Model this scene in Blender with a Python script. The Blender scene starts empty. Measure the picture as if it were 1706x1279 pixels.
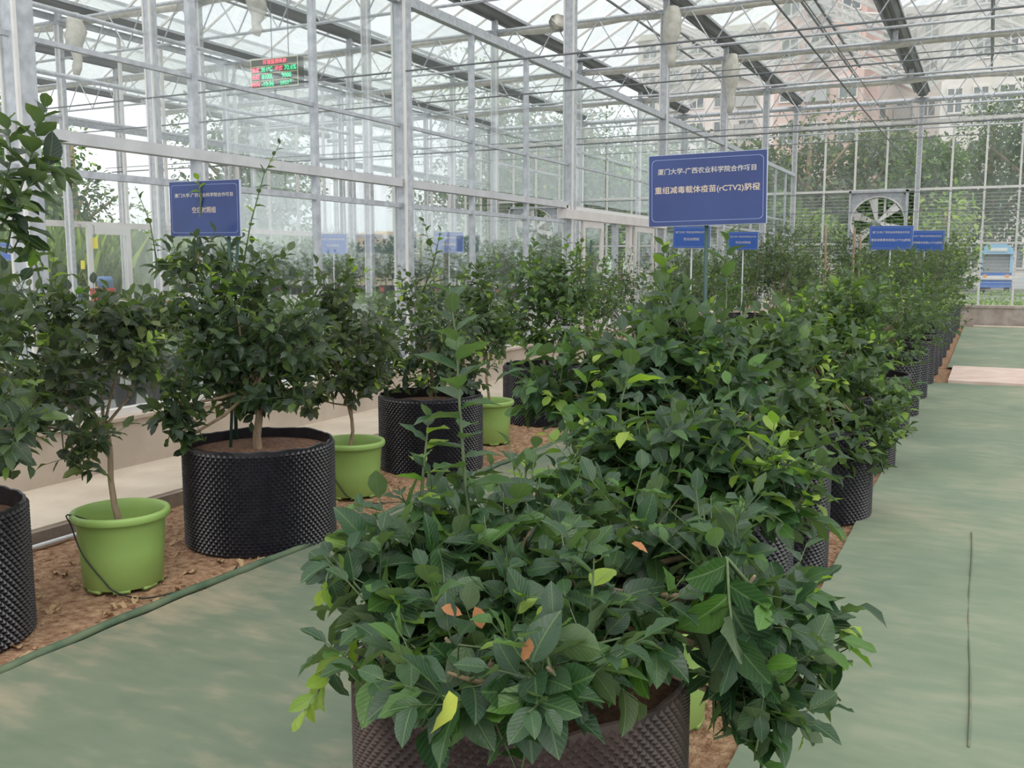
import bpy, math, random
import numpy as np
from mathutils import Vector, Matrix

S = bpy.context.scene
C = S.collection
RNG = random.Random(7)
NR = np.random.RandomState(11)

# ------------------------------------------------------------------ camera, world, exposure
FPX, CX, CY, HY = 1590.0, 853.0, 639.5, 438.0
PITCH = math.atan((CY - HY) / FPX)
YAW = math.atan((1650 - CX) / math.hypot(FPX, CY - HY))
CAMH = 1.6
cam_d = bpy.data.cameras.new('camera')
cam = bpy.data.objects.new('camera', cam_d)
C.objects.link(cam)
cam.location = (0, 0, CAMH)
cam.rotation_euler = (math.pi / 2 - PITCH, 0, YAW)
cam_d.sensor_width = 36.0
cam_d.lens = 36.0 * FPX / 1706.0
cam_d.clip_start = 0.05
cam_d.clip_end = 600
S.camera = cam

world = bpy.data.worlds.new('World')
S.world = world
world.use_nodes = True
wn = world.node_tree
wn.nodes.clear()
w_out = wn.nodes.new('ShaderNodeOutputWorld')
w_bg = wn.nodes.new('ShaderNodeBackground')
w_ramp = wn.nodes.new('ShaderNodeValToRGB')
w_tc = wn.nodes.new('ShaderNodeTexCoord')
w_sep = wn.nodes.new('ShaderNodeSeparateXYZ')
w_noise = wn.nodes.new('ShaderNodeTexNoise')
w_noise.inputs['Scale'].default_value = 2.5
w_add = wn.nodes.new('ShaderNodeMath'); w_add.operation = 'MULTIPLY_ADD'
wn.links.new(w_tc.outputs['Generated'], w_sep.inputs[0])
wn.links.new(w_tc.outputs['Generated'], w_noise.inputs['Vector'])
wn.links.new(w_noise.outputs[0], w_add.inputs[0])
w_add.inputs[1].default_value = 0.25
wn.links.new(w_sep.outputs['Z'], w_add.inputs[2])
wn.links.new(w_add.outputs[0], w_ramp.inputs[0])
w_ramp.color_ramp.elements[0].position = 0.0
w_ramp.color_ramp.elements[0].color = (0.80, 0.84, 0.90, 1)
w_ramp.color_ramp.elements[1].position = 0.9
w_ramp.color_ramp.elements[1].color = (1.0, 1.0, 1.0, 1)
wn.links.new(w_ramp.outputs[0], w_bg.inputs[0])
w_bg.inputs[1].default_value = 1.0
wn.links.new(w_bg.outputs[0], w_out.inputs[0])

sun_d = bpy.data.lights.new('sun', 'SUN')
sun_d.energy = 1.1
sun_d.angle = math.radians(50)
sun_d.color = (1.0, 0.97, 0.92)
sun = bpy.data.objects.new('sun', sun_d)
C.objects.link(sun)
sun.rotation_euler = (math.radians(28), math.radians(12), math.radians(20))

S.view_settings.view_transform = 'Standard'
S.view_settings.look = 'None'
S.view_settings.gamma = 1.0
S.view_settings.exposure = 0.62
S.cycles.max_bounces = 7
S.cycles.diffuse_bounces = 4
S.cycles.glossy_bounces = 3
S.cycles.transmission_bounces = 4
S.cycles.transparent_max_bounces = 40
S.cycles.sample_clamp_indirect = 4.0

# ------------------------------------------------------------------ pixel -> world
_cp, _sp, _cy, _sy = math.cos(PITCH), math.sin(PITCH), math.cos(YAW), math.sin(YAW)
V_F = np.array([-_sy * _cp, _cy * _cp, -_sp])
V_R = np.array([_cy, _sy, 0.0])
V_U = np.cross(V_R, V_F)
V_C = np.array([0, 0, CAMH])
def ray(x, y): return V_F + V_R * (x - CX) / FPX - V_U * (y - CY) / FPX
def P(x, y, k): return V_C + ray(x, y) * k
def atX(x, y, X): d = ray(x, y); return V_C + d * (X / d[0])
def atY(x, y, Y): d = ray(x, y); return V_C + d * (Y / d[1])
def gnd(x, y, z=0.0): d = ray(x, y); return V_C + d * ((z - CAMH) / d[2])
def proj(p):
    d = np.asarray(p, float) - V_C; k = d @ V_F
    return CX + FPX * (d @ V_R) / k, CY - FPX * (d @ V_U) / k, k

# ------------------------------------------------------------------ objects
def tag(o, label=None, cat=None, group=None, kind=None):
    if label: o['label'] = label
    if cat: o['category'] = cat
    if group: o['group'] = group
    if kind: o['kind'] = kind
    return o
def empty(name, loc=(0, 0, 0), label=None, cat=None, group=None, kind=None):
    o = bpy.data.objects.new(name, None)
    o.empty_display_size = 0.1
    C.objects.link(o)
    o.location = loc
    return tag(o, label, cat, group, kind)
def link(name, me, parent=None, mw=None):
    """mw: world matrix; parents are unrotated empties/meshes, so only their location is removed."""
    o = bpy.data.objects.new(name, me)
    C.objects.link(o)
    base = Vector((0, 0, 0))
    p = parent
    while p is not None:
        base += p.location; p = p.parent
    if mw is not None:
        m = mw.copy(); m.translation = m.translation - base
        if parent is not None: o.parent = parent
        o.matrix_basis = m
    else:
        if parent is not None: o.parent = parent
        o.location = -base
    return o

class MB:
    def __init__(s): s.v = []; s.f = []; s.mi = []; s.cur = 0
    def add(s, vs, fs):
        b = len(s.v); s.v += [tuple(map(float, q)) for q in vs]
        for f in fs: s.f.append(tuple(b + i for i in f)); s.mi.append(s.cur)
    def box(s, a, b):
        (x0, y0, z0), (x1, y1, z1) = a, b
        s.add([(x0,y0,z0),(x1,y0,z0),(x1,y1,z0),(x0,y1,z0),(x0,y0,z1),(x1,y0,z1),(x1,y1,z1),(x0,y1,z1)],
              [(0,3,2,1),(4,5,6,7),(0,1,5,4),(1,2,6,5),(2,3,7,6),(3,0,4,7)])
    def obox(s, c, ax, ay, az):
        c, ax, ay, az = map(np.asarray, (c, ax, ay, az))
        vs = [c + i*ax + j*ay + k*az for k in (-1,1) for j in (-1,1) for i in (-1,1)]
        s.add(vs, [(0,2,3,1),(4,5,7,6),(0,1,5,4),(2,6,7,3),(0,4,6,2),(1,3,7,5)])
    def bar(s, p, q, w, h=None):
        """rectangular bar from p to q"""
        h = h or w
        p, q = np.asarray(p, float), np.asarray(q, float)
        d = q - p; L = np.linalg.norm(d); d /= L
        up = np.array([0, 0, 1.0]) if abs(d[2]) < .95 else np.array([1.0, 0, 0])
        sx = np.cross(d, up); sx /= np.linalg.norm(sx); uz = np.cross(sx, d)
        s.obox((p + q) / 2, sx * w / 2, d * L / 2, uz * h / 2)
    def tube(s, pts, r, n=8, caps=True):
        pts = [np.asarray(p, float) for p in pts]
        rs = r if isinstance(r, (list, tuple, np.ndarray)) else [r] * len(pts)
        rings = []; u = None
        for i, p in enumerate(pts):
            d = pts[min(i+1, len(pts)-1)] - pts[max(i-1, 0)]
            d = d / (np.linalg.norm(d) + 1e-9)
            if u is None:
                u = np.cross(d, [0, 0, 1.0] if abs(d[2]) < .9 else [1.0, 0, 0])
            u = u - d * (u @ d); u /= (np.linalg.norm(u) + 1e-9)
            w = np.cross(d, u)
            rings.append([p + rs[i] * (math.cos(a) * u + math.sin(a) * w) for a in [2*math.pi*j/n for j in range(n)]])
        vs = [q for R in rings for q in R]; fs = []
        for i in range(len(pts)-1):
            for j in range(n):
                a = i*n+j; b = i*n+(j+1) % n
                fs.append((a, b, b+n, a+n))
        if caps and n > 2:
            fs.append(tuple(range(n-1, -1, -1))); fs.append(tuple((len(pts)-1)*n + j for j in range(n)))
        s.add(vs, fs)
    def lathe(s, prof, n=32, c=(0, 0, 0)):
        vs = []; fs = []
        for (r, z) in prof:
            for j in range(n):
                a = 2*math.pi*j/n; vs.append((c[0]+r*math.cos(a), c[1]+r*math.sin(a), c[2]+z))
        for i in range(len(prof)-1):
            for j in range(n):
                a = i*n+j; b = i*n+(j+1) % n
                fs.append((a, b, b+n, a+n))
        s.add(vs, fs)
    def mesh(s, name, mats, smooth=False):
        me = bpy.data.meshes.new(name)
        me.from_pydata(s.v, [], s.f)
        for m in (mats if isinstance(mats, (list, tuple)) else [mats]): me.materials.append(m)
        if any(s.mi): me.polygons.foreach_set('material_index', s.mi)
        if smooth: me.polygons.foreach_set('use_smooth', [True] * len(s.f))
        me.update()
        return me
    def obj(s, name, mats, parent=None, smooth=False, **k):
        return tag(link(name, s.mesh(name, mats, smooth), parent), **k)
def boxobj(name, a, b, mat, parent=None, **k):
    m = MB(); m.box(a, b); return m.obj(name, mat, parent, **k)

# ------------------------------------------------------------------ materials
def mat(name, col, rough=.6, metal=0., noise=None, bump=None, spec=.5, col2=None, detail=4, dist=0.0, stretch=None, emit=None):
    m = bpy.data.materials.new(name); m.use_nodes = True
    nt = m.node_tree; b = nt.nodes['Principled BSDF']
    b.inputs['Base Color'].default_value = (*col, 1)
    b.inputs['Roughness'].default_value = rough
    b.inputs['Metallic'].default_value = metal
    b.inputs['Specular IOR Level'].default_value = spec
    if emit:
        b.inputs['Emission Color'].default_value = (*col, 1); b.inputs['Emission Strength'].default_value = emit
    tc = nt.nodes.new('ShaderNodeTexCoord'); vec = tc.outputs['Object']
    if stretch:
        mp = nt.nodes.new('ShaderNodeMapping'); mp.inputs['Scale'].default_value = stretch
        nt.links.new(vec, mp.inputs[0]); vec = mp.outputs[0]
    if noise:
        n = nt.nodes.new('ShaderNodeTexNoise'); n.inputs['Scale'].default_value = noise
        n.inputs['Detail'].default_value = detail; n.inputs['Distortion'].default_value = dist
        nt.links.new(vec, n.inputs['Vector'])
        r = nt.nodes.new('ShaderNodeValToRGB')
        r.color_ramp.elements[0].position = .34; r.color_ramp.elements[1].position = .66
        r.color_ramp.elements[0].color = (*col, 1); r.color_ramp.elements[1].color = (*(col2 or [c*1.25 for c in col]), 1)
        nt.links.new(n.outputs[0], r.inputs[0]); nt.links.new(r.outputs[0], b.inputs['Base Color'])
    if bump:
        n2 = nt.nodes.new('ShaderNodeTexNoise'); n2.inputs['Scale'].default_value = bump[0]; n2.inputs['Detail'].default_value = 5
        nt.links.new(vec, n2.inputs['Vector'])
        bp = nt.nodes.new('ShaderNodeBump'); bp.inputs['Strength'].default_value = bump[1]; bp.inputs['Distance'].default_value = bump[2]
        nt.links.new(n2.outputs[0], bp.inputs['Height']); nt.links.new(bp.outputs[0], b.inputs['Normal'])
    return m

M = {}
M['steel'] = mat('galvanised_steel', (.40,.42,.45), .5, .35, 14, col2=(.55,.57,.60))
M['steel_dark'] = mat('weathered_steel', (.17,.18,.19), .6, .3, 8, col2=(.27,.28,.29), stretch=(1,.2,1))
M['alu'] = mat('white_aluminium', (.66,.65,.63), .45, 0, 5, col2=(.76,.74,.72))
M['alu2'] = mat('grey_aluminium', (.50,.50,.51), .45, .2, 5, col2=(.60,.60,.61))
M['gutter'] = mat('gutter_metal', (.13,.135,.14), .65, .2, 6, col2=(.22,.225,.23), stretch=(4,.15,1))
M['screen'] = mat('rolled_shade_cloth', (.52,.50,.44), .8, 0, 9, col2=(.66,.64,.58))
M['wire'] = mat('dark_wire', (.16,.17,.18), .6, .3)
M['concrete'] = mat('beige_plaster', (.47,.39,.32), .85, 0, 2.2, (30,.3,.01), col2=(.60,.51,.43), detail=7)
M['ledge'] = mat('ledge_cement', (.52,.44,.35), .85, 0, 3, (40,.3,.01), col2=(.63,.55,.45), detail=7)
M['kerb'] = mat('kerb_cement', (.25,.20,.16), .9, 0, 6, (40,.4,.01), col2=(.36,.29,.23))
M['pink'] = mat('pink_cement', (.62,.47,.40), .85, 0, 3, (40,.3,.01), col2=(.72,.57,.50))
M['floor2'] = mat('pale_concrete_floor', (.40,.40,.38), .85, 0, 1.2, col2=(.52,.52,.50))
M['soil'] = mat('rust_soil', (.27,.135,.07), .95, 0, 22, (70,1.,.03), col2=(.56,.36,.22), detail=10)
M['potsoil'] = mat('potting_soil', (.13,.07,.045), .95, 0, 40, (80,.9,.02), col2=(.28,.15,.09), detail=8)
M['black'] = mat('black_plastic', (.011,.011,.015), .30, 0, 18, col2=(.020,.019,.025), spec=.55)
M['brownpot'] = mat('reflection_tinted_plastic', (.030,.019,.018), .5, 0, 5, col2=(.085,.055,.048), spec=.5, detail=7)  # brown reflection on the front pot is put into the plastic's colour
M['greenpot'] = mat('lime_green_plastic', (.27,.42,.11), .45, 0, 3, col2=(.31,.47,.13))
M['greenpot2'] = mat('lime_green_plastic_inside', (.24,.42,.10), .5)
M['bark'] = mat('citrus_bark', (.20,.14,.085), .85, 0, 30, (60,.5,.004), col2=(.34,.26,.17), stretch=(1,1,.3))
M['greenstem'] = mat('green_stem', (.075,.12,.05), .6, 0, 20, col2=(.12,.17,.07))
M['stake'] = mat('dark_green_stake', (.03,.075,.06), .5)
M['sign'] = mat('blue_sign_face', (.026,.045,.165), .35, 0, 3, col2=(.032,.060,.20))
M['sign2'] = mat('bright_blue_sign_face', (.025,.095,.38), .35)
M['signback'] = mat('sign_edge', (.55,.60,.72), .5)
M['signtext'] = mat('sign_lettering', (.60,.56,.50), .5)
M['signtext2'] = mat('gold_lettering', (.66,.54,.42), .5)
M['signline'] = mat('sign_border_line', (.24,.30,.52), .5)
M['led_black'] = mat('led_panel_black', (.02,.025,.02), .4)
M['led_green'] = mat('led_green', (.02,.75,.28), .5, emit=.9)
M['led_red'] = mat('led_red', (.95,.10,.16), .5, emit=.9)
M['led_line'] = mat('led_line', (.62,.66,.25), .5, emit=.3)
M['white'] = mat('white_paint', (.68,.67,.65), .5)
M['paleframe'] = mat('pale_pinkish_frame', (.62,.57,.55), .5, 0, 4, col2=(.70,.66,.64))
M['yellow'] = mat('yellow_trap', (.85,.72,.03), .5)
M['orange'] = mat('orange_plastic', (.75,.30,.06), .6)
M['red'] = mat('red_plastic', (.55,.05,.04), .5)
M['bluebin'] = mat('blue_plastic', (.10,.22,.50), .5)
M['pipe'] = mat('white_pipe', (.70,.72,.75), .4)
M['drip'] = mat('black_rubber_tube', (.02,.025,.02), .5)
M['dryleaf'] = mat('dry_leaf', (.30,.19,.09), .8, 0, 20, col2=(.50,.36,.20))
M['dryorange'] = mat('withered_leaf', (.22,.085,.03), .7, 0, 60, col2=(.42,.19,.07)); M['leaf_yellow'] = mat('yellow_leaf', (.42,.50,.07), .45, 0, 30, col2=(.52,.55,.10))
M['tag'] = mat('paper_tag', (.50,.43,.34), .7)
M['grass'] = mat('lawn', (.12,.20,.05), .9, 0, .8, col2=(.22,.31,.08))
M['road'] = mat('asphalt', (.22,.22,.22), .9, 0, 2, col2=(.30,.30,.29))
M['b_pink'] = mat('pink_render', (.66,.47,.42), .9, 0, .3, col2=(.72,.55,.50))
M['b_white'] = mat('cream_render', (.66,.62,.57), .9, 0, .3, col2=(.74,.71,.67))
M['b_pale'] = mat('pale_pink_render', (.74,.66,.63), .9, 0, .3, col2=(.78,.72,.69))
M['b_glass'] = mat('dark_window_glass', (.18,.20,.21), .25)
M['b_grey'] = mat('grey_balcony', (.42,.42,.41), .7)
M['hill'] = mat('hazy_hill', (.25,.36,.26), .95, 0, .05, col2=(.36,.46,.36))
M['straw'] = mat('straw_orange', (.66,.40,.14), .9, 0, 3, col2=(.75,.52,.24))
M['truck_blue'] = mat('truck_blue', (.03,.14,.50), .3)
M['truck_sky'] = mat('truck_pale_blue', (.25,.48,.70), .35)
M['tyre'] = mat('tyre_rubber', (.025,.025,.025), .8)
M['carwhite'] = mat('car_silver', (.55,.56,.58), .3)
M['acgrey'] = mat('kerb_stone', (.33,.28,.25), .9, 0, 4, (20,.5,.02), col2=(.50,.44,.40), detail=8)

def glass(name, fac, tint=(.86,.92,.90), dust=.10):
    m = bpy.data.materials.new(name); m.use_nodes = True
    nt = m.node_tree; nt.nodes.clear()
    out = nt.nodes.new('ShaderNodeOutputMaterial')
    tr = nt.nodes.new('ShaderNodeBsdfTransparent'); tr.inputs[0].default_value = (.985,.99,.985,1)
    gl = nt.nodes.new('ShaderNodeBsdfGlossy'); gl.inputs['Roughness'].default_value = .03; gl.inputs[0].default_value = (.9,.95,.95,1)
    di = nt.nodes.new('ShaderNodeBsdfTranslucent'); di.inputs[0].default_value = (*tint,1)
    d2 = nt.nodes.new('ShaderNodeBsdfDiffuse'); d2.inputs[0].default_value = (*tint,1)
    mx0 = nt.nodes.new('ShaderNodeMixShader'); mx0.inputs[0].default_value = .4
    nt.links.new(di.outputs[0], mx0.inputs[1]); nt.links.new(d2.outputs[0], mx0.inputs[2])
    m1 = nt.nodes.new('ShaderNodeMixShader'); m2 = nt.nodes.new('ShaderNodeMixShader')
    fr = nt.nodes.new('ShaderNodeFresnel'); fr.inputs[0].default_value = 1.35
    mul = nt.nodes.new('ShaderNodeMath'); mul.operation = 'MULTIPLY'; mul.inputs[1].default_value = fac
    nt.links.new(fr.outputs[0], mul.inputs[0])
    tc = nt.nodes.new('ShaderNodeTexCoord'); n = nt.nodes.new('ShaderNodeTexNoise'); n.inputs['Scale'].default_value = .7
    mp = nt.nodes.new('ShaderNodeMapping'); mp.inputs['Scale'].default_value = (2, 2, .5)
    nt.links.new(tc.outputs['Object'], mp.inputs[0]); nt.links.new(mp.outputs[0], n.inputs['Vector'])
    mr = nt.nodes.new('ShaderNodeMapRange'); mr.inputs[1].default_value = .3; mr.inputs[2].default_value = .7
    mr.inputs[3].default_value = dust * .5; mr.inputs[4].default_value = dust * 1.5
    nt.links.new(n.outputs[0], mr.inputs[0])
    nt.links.new(mr.outputs[0], m1.inputs[0]); nt.links.new(tr.outputs[0], m1.inputs[1]); nt.links.new(mx0.outputs[0], m1.inputs[2])
    nt.links.new(mul.outputs[0], m2.inputs[0]); nt.links.new(m1.outputs[0], m2.inputs[1]); nt.links.new(gl.outputs[0], m2.inputs[2])
    nt.links.new(m2.outputs[0], out.inputs[0])
    return m
M['glass'] = glass('partition_glass', .3, (.88,.90,.89), dust=.035)
M['glass_far'] = glass('end_wall_glass', .4, (.88,.90,.89), dust=.075)
M['glass_roof'] = glass('roof_glass', .4, (.92,.93,.94), dust=.10)
M['film'] = glass('dusty_film', .4, (.80,.84,.80), dust=.15)

def carpet_mat(ca, cb, cc):
    m = mat('green_ground_cloth', (.18,.24,.16), .85)
    nt = m.node_tree; b = nt.nodes['Principled BSDF']
    tc = nt.nodes.new('ShaderNodeTexCoord')
    def noise(scale, det, st):
        mp = nt.nodes.new('ShaderNodeMapping'); mp.inputs['Scale'].default_value = st
        n = nt.nodes.new('ShaderNodeTexNoise'); n.inputs['Scale'].default_value = scale; n.inputs['Detail'].default_value = det
        nt.links.new(tc.outputs['Object'], mp.inputs[0]); nt.links.new(mp.outputs[0], n.inputs['Vector']); return n
    n1 = noise(1.3, 7, (1, .8, 1)); n2 = noise(6, 8, (.7, 1.9, 1)); n3 = noise(.6, 3, (1, 1, 1))
    r = nt.nodes.new('ShaderNodeValToRGB')
    e = r.color_ramp.elements
    e[0].position = .35; e[0].color = (*ca,1)
    e[1].position = .74; e[1].color = (*cc,1)
    x = e.new(.53); x.color = (*cb,1)
    add = nt.nodes.new('ShaderNodeMath'); add.operation = 'MULTIPLY_ADD'; add.inputs[1].default_value = .38
    nt.links.new(n2.outputs[0], add.inputs[0])
    sc = nt.nodes.new('ShaderNodeMath'); sc.operation = 'MULTIPLY'; sc.inputs[1].default_value = .66
    nt.links.new(n1.outputs[0], sc.inputs[0]); nt.links.new(sc.outputs[0], add.inputs[2])
    nt.links.new(add.outputs[0], r.inputs[0])
    mx = nt.nodes.new('ShaderNodeMix'); mx.data_type = 'RGBA'; mx.blend_type = 'MULTIPLY'; mx.inputs[0].default_value = .5
    r3 = nt.nodes.new('ShaderNodeValToRGB'); r3.color_ramp.elements[0].position=.35; r3.color_ramp.elements[0].color=(.75,.85,.8,1); r3.color_ramp.elements[1].position=.65; r3.color_ramp.elements[1].color=(1.15,1.05,.95,1)
    nt.links.new(n3.outputs[0], r3.inputs[0]); nt.links.new(r.outputs[0], mx.inputs[6]); nt.links.new(r3.outputs[0], mx.inputs[7])
    nt.links.new(mx.outputs[2], b.inputs['Base Color'])
    bp = nt.nodes.new('ShaderNodeBump'); bp.inputs['Strength'].default_value = .35; bp.inputs['Distance'].default_value = .01
    nt.links.new(n2.outputs[0], bp.inputs['Height']); nt.links.new(bp.outputs[0], b.inputs['Normal'])
    return m
M['carpet'] = carpet_mat((.165,.22,.155), (.215,.265,.19), (.34,.335,.25)); M['carpet2'] = carpet_mat((.105,.15,.10), (.155,.185,.13), (.36,.30,.215))  # left cloth: brown mottling is dirt, overall darkening is shade put into the colour
M['hem'] = mat('dark_green_cloth_hem', (.06,.11,.065), .85, 0, 8, col2=(.13,.17,.10))

def leaf_mat(name, young=False, trans=.24, rough=.40):
    """tint comes from the object's own colour; per leaf variation from random per island / object"""
    m = bpy.data.materials.new(name); m.use_nodes = True
    nt = m.node_tree; b = nt.nodes['Principled BSDF']; out = nt.nodes['Material Output']
    L = nt.links.new; N = nt.nodes.new
    oi = N('ShaderNodeObjectInfo'); ge = N('ShaderNodeNewGeometry')
    ad = N('ShaderNodeMath'); ad.operation = 'ADD'; L(oi.outputs['Random'], ad.inputs[0]); L(ge.outputs['Random Per Island'], ad.inputs[1])
    fr = N('ShaderNodeMath'); fr.operation = 'FRACT'; L(ad.outputs[0], fr.inputs[0])
    rp = N('ShaderNodeValToRGB'); e = rp.color_ramp.elements
    if young:
        e[0].color = (.13,.24,.04,1); e[1].color = (.36,.47,.07,1)
        L(fr.outputs[0], rp.inputs[0]); base = rp.outputs[0]
    else:
        e[0].position = 0; e[0].color = (.50,.60,.75,1); e[1].position = 1; e[1].color = (2.3,2.2,.9,1)
        q = e.new(.55); q.color = (.85,.9,.95,1); q = e.new(.80); q.color = (1.3,1.3,.9,1)
        L(fr.outputs[0], rp.inputs[0])
        mx = N('ShaderNodeMix'); mx.data_type = 'RGBA'; mx.blend_type = 'MULTIPLY'; mx.inputs[0].default_value = 1
        L(oi.outputs['Color'], mx.inputs[6]); L(rp.outputs[0], mx.inputs[7]); base = mx.outputs[2]
    # veins from uv
    uv = N('ShaderNodeUVMap'); sp = N('ShaderNodeSeparateXYZ'); L(uv.outputs[0], sp.inputs[0])
    sb = N('ShaderNodeMath'); sb.operation = 'SUBTRACT'; sb.inputs[1].default_value = .5; L(sp.outputs[0], sb.inputs[0])
    ab = N('ShaderNodeMath'); ab.operation = 'ABSOLUTE'; L(sb.outputs[0], ab.inputs[0])
    mr = N('ShaderNodeMapRange'); mr.inputs[1].default_value = .015; mr.inputs[2].default_value = .05; mr.inputs[3].default_value = 1; mr.inputs[4].default_value = 0
    L(ab.outputs[0], mr.inputs[0])
    sl = N('ShaderNodeMath'); sl.operation = 'MULTIPLY_ADD'; sl.inputs[1].default_value = -.75; L(ab.outputs[0], sl.inputs[0]); L(sp.outputs[1], sl.inputs[2])
    sn = N('ShaderNodeMath'); sn.operation = 'MULTIPLY'; sn.inputs[1].default_value = 50; L(sl.outputs[0], sn.inputs[0])
    si = N('ShaderNodeMath'); si.operation = 'SINE'; L(sn.outputs[0], si.inputs[0])
    vm = N('ShaderNodeMapRange'); vm.inputs[1].default_value = .55; vm.inputs[2].default_value = 1; vm.inputs[3].default_value = 0; vm.inputs[4].default_value = .45
    L(si.outputs[0], vm.inputs[0])
    mxm = N('ShaderNodeMath'); mxm.operation = 'MAXIMUM'; L(mr.outputs[0], mxm.inputs[0]); L(vm.outputs[0], mxm.inputs[1])
    vs = N('ShaderNodeMath'); vs.operation = 'MULTIPLY'; vs.inputs[1].default_value = .24; L(mxm.outputs[0], vs.inputs[0])
    lt = N('ShaderNodeMix'); lt.data_type = 'RGBA'; lt.inputs[7].default_value = (.24,.36,.13,1)
    L(vs.outputs[0], lt.inputs[0]); L(base, lt.inputs[6])
    un = N('ShaderNodeMix'); un.data_type = 'RGBA'; un.inputs[7].default_value = (.16,.21,.12,1)
    bf = N('ShaderNodeMath'); bf.operation = 'MULTIPLY'; bf.inputs[1].default_value = .55 if not young else .25
    L(ge.outputs['Backfacing'], bf.inputs[0]); L(bf.outputs[0], un.inputs[0]); L(lt.outputs[2], un.inputs[6])
    L(un.outputs[2], b.inputs['Base Color'])
    b.inputs['Roughness'].default_value = rough; b.inputs['Specular IOR Level'].default_value = .55
    bp = N('ShaderNodeBump'); bp.inputs['Strength'].default_value = .5; bp.inputs['Distance'].default_value = .003; bp.invert = True
    L(mxm.outputs[0], bp.inputs['Height']); L(bp.outputs[0], b.inputs['Normal'])
    tl = N('ShaderNodeBsdfTranslucent'); br = N('ShaderNodeMix'); br.data_type = 'RGBA'; br.blend_type = 'MULTIPLY'; br.inputs[0].default_value = 1; br.inputs[7].default_value = (1.6,2.0,.6,1)
    L(un.outputs[2], br.inputs[6]); L(br.outputs[2], tl.inputs[0])
    ms = N('ShaderNodeMixShader'); ms.inputs[0].default_value = trans
    L(b.outputs[0], ms.inputs[1]); L(tl.outputs[0], ms.inputs[2]); L(ms.outputs[0], out.inputs[0])
    return m
M['leaf'] = leaf_mat('citrus_leaf')
M['leaf_young'] = leaf_mat('young_citrus_leaf', True, .35)
M['leaf_far'] = leaf_mat('distant_foliage', False, .2, .6)

# ------------------------------------------------------------------ leaves
def leaf_template(rows, cols, fold=.35, curl=.25, wave=.0, wide=.5, seed=0):
    r = random.Random(seed)
    vs, uv, fs = [], [], []
    ph = r.random() * 6
    side = r.uniform(-.12, .12)
    for i in range(rows + 1):
        t = i / rows
        w = wide * (math.sin(math.pi * t ** .92) ** .72 if 0 < t < 1 else 0) * .5
        zc = -curl * t * t
        if i in (0, rows):
            vs.append((side * t * t, t * (1 - .1 * curl), zc)); uv.append((.5, t)); continue
        for j in range(cols):
            x = -1 + 2 * j / (cols - 1)
            z = zc + fold * abs(x) ** 1.5 * w - .25 * fold * max(0, abs(x) - .5) * w + wave * math.sin(ph + t * 14 + 2 * x) * abs(x) * .05
            vs.append((side * t * t + x * w, t * (1 - .1 * curl), z)); uv.append((.5 + .5 * x * min(1, w / (wide * .5)), t))
    def idx(i, j):
        if i == 0: return 0
        if i == rows: return len(vs) - 1
        return 1 + (i - 1) * cols + j
    for i in range(rows):
        for j in range(cols - 1):
            a, b, c, d = idx(i, j), idx(i, j+1), idx(i+1, j+1), idx(i+1, j)
            f = []
            for q in (a, b, c, d):
                if q not in f: f.append(q)
            if len(f) > 2: fs.append(tuple(f))
    return np.array(vs), np.array(uv), fs
def templates(rows, cols, n, seed, wide=(.47,.64)):
    r = random.Random(seed)
    return [leaf_template(rows, cols, r.uniform(.1,.55), r.uniform(.05,.4), r.uniform(.3,1.), r.uniform(*wide), seed*31+i) for i in range(n)]
T_HI = templates(6, 5, 8, 3); T_MID = templates(4, 3, 6, 5); T_LO = templates(3, 3, 4, 9)
def leaf_mesh(t, m, name):
    vs, uv, fs = t
    me = bpy.data.meshes.new(name); me.from_pydata([tuple(v) for v in vs], [], fs)
    ul = me.uv_layers.new(name='UVMap')
    li = np.empty(len(me.loops), np.int32); me.loops.foreach_get('vertex_index', li)
    ul.data.foreach_set('uv', uv[li].ravel())
    me.polygons.foreach_set('use_smooth', [True] * len(fs)); me.materials.append(m); me.update()
    return me
LM_OLD = [leaf_mesh(t, M['leaf'], 'leaf') for t in T_HI]
LM_YOUNG = [leaf_mesh(t, M['leaf_young'], 'leaf') for t in T_HI]

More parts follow.
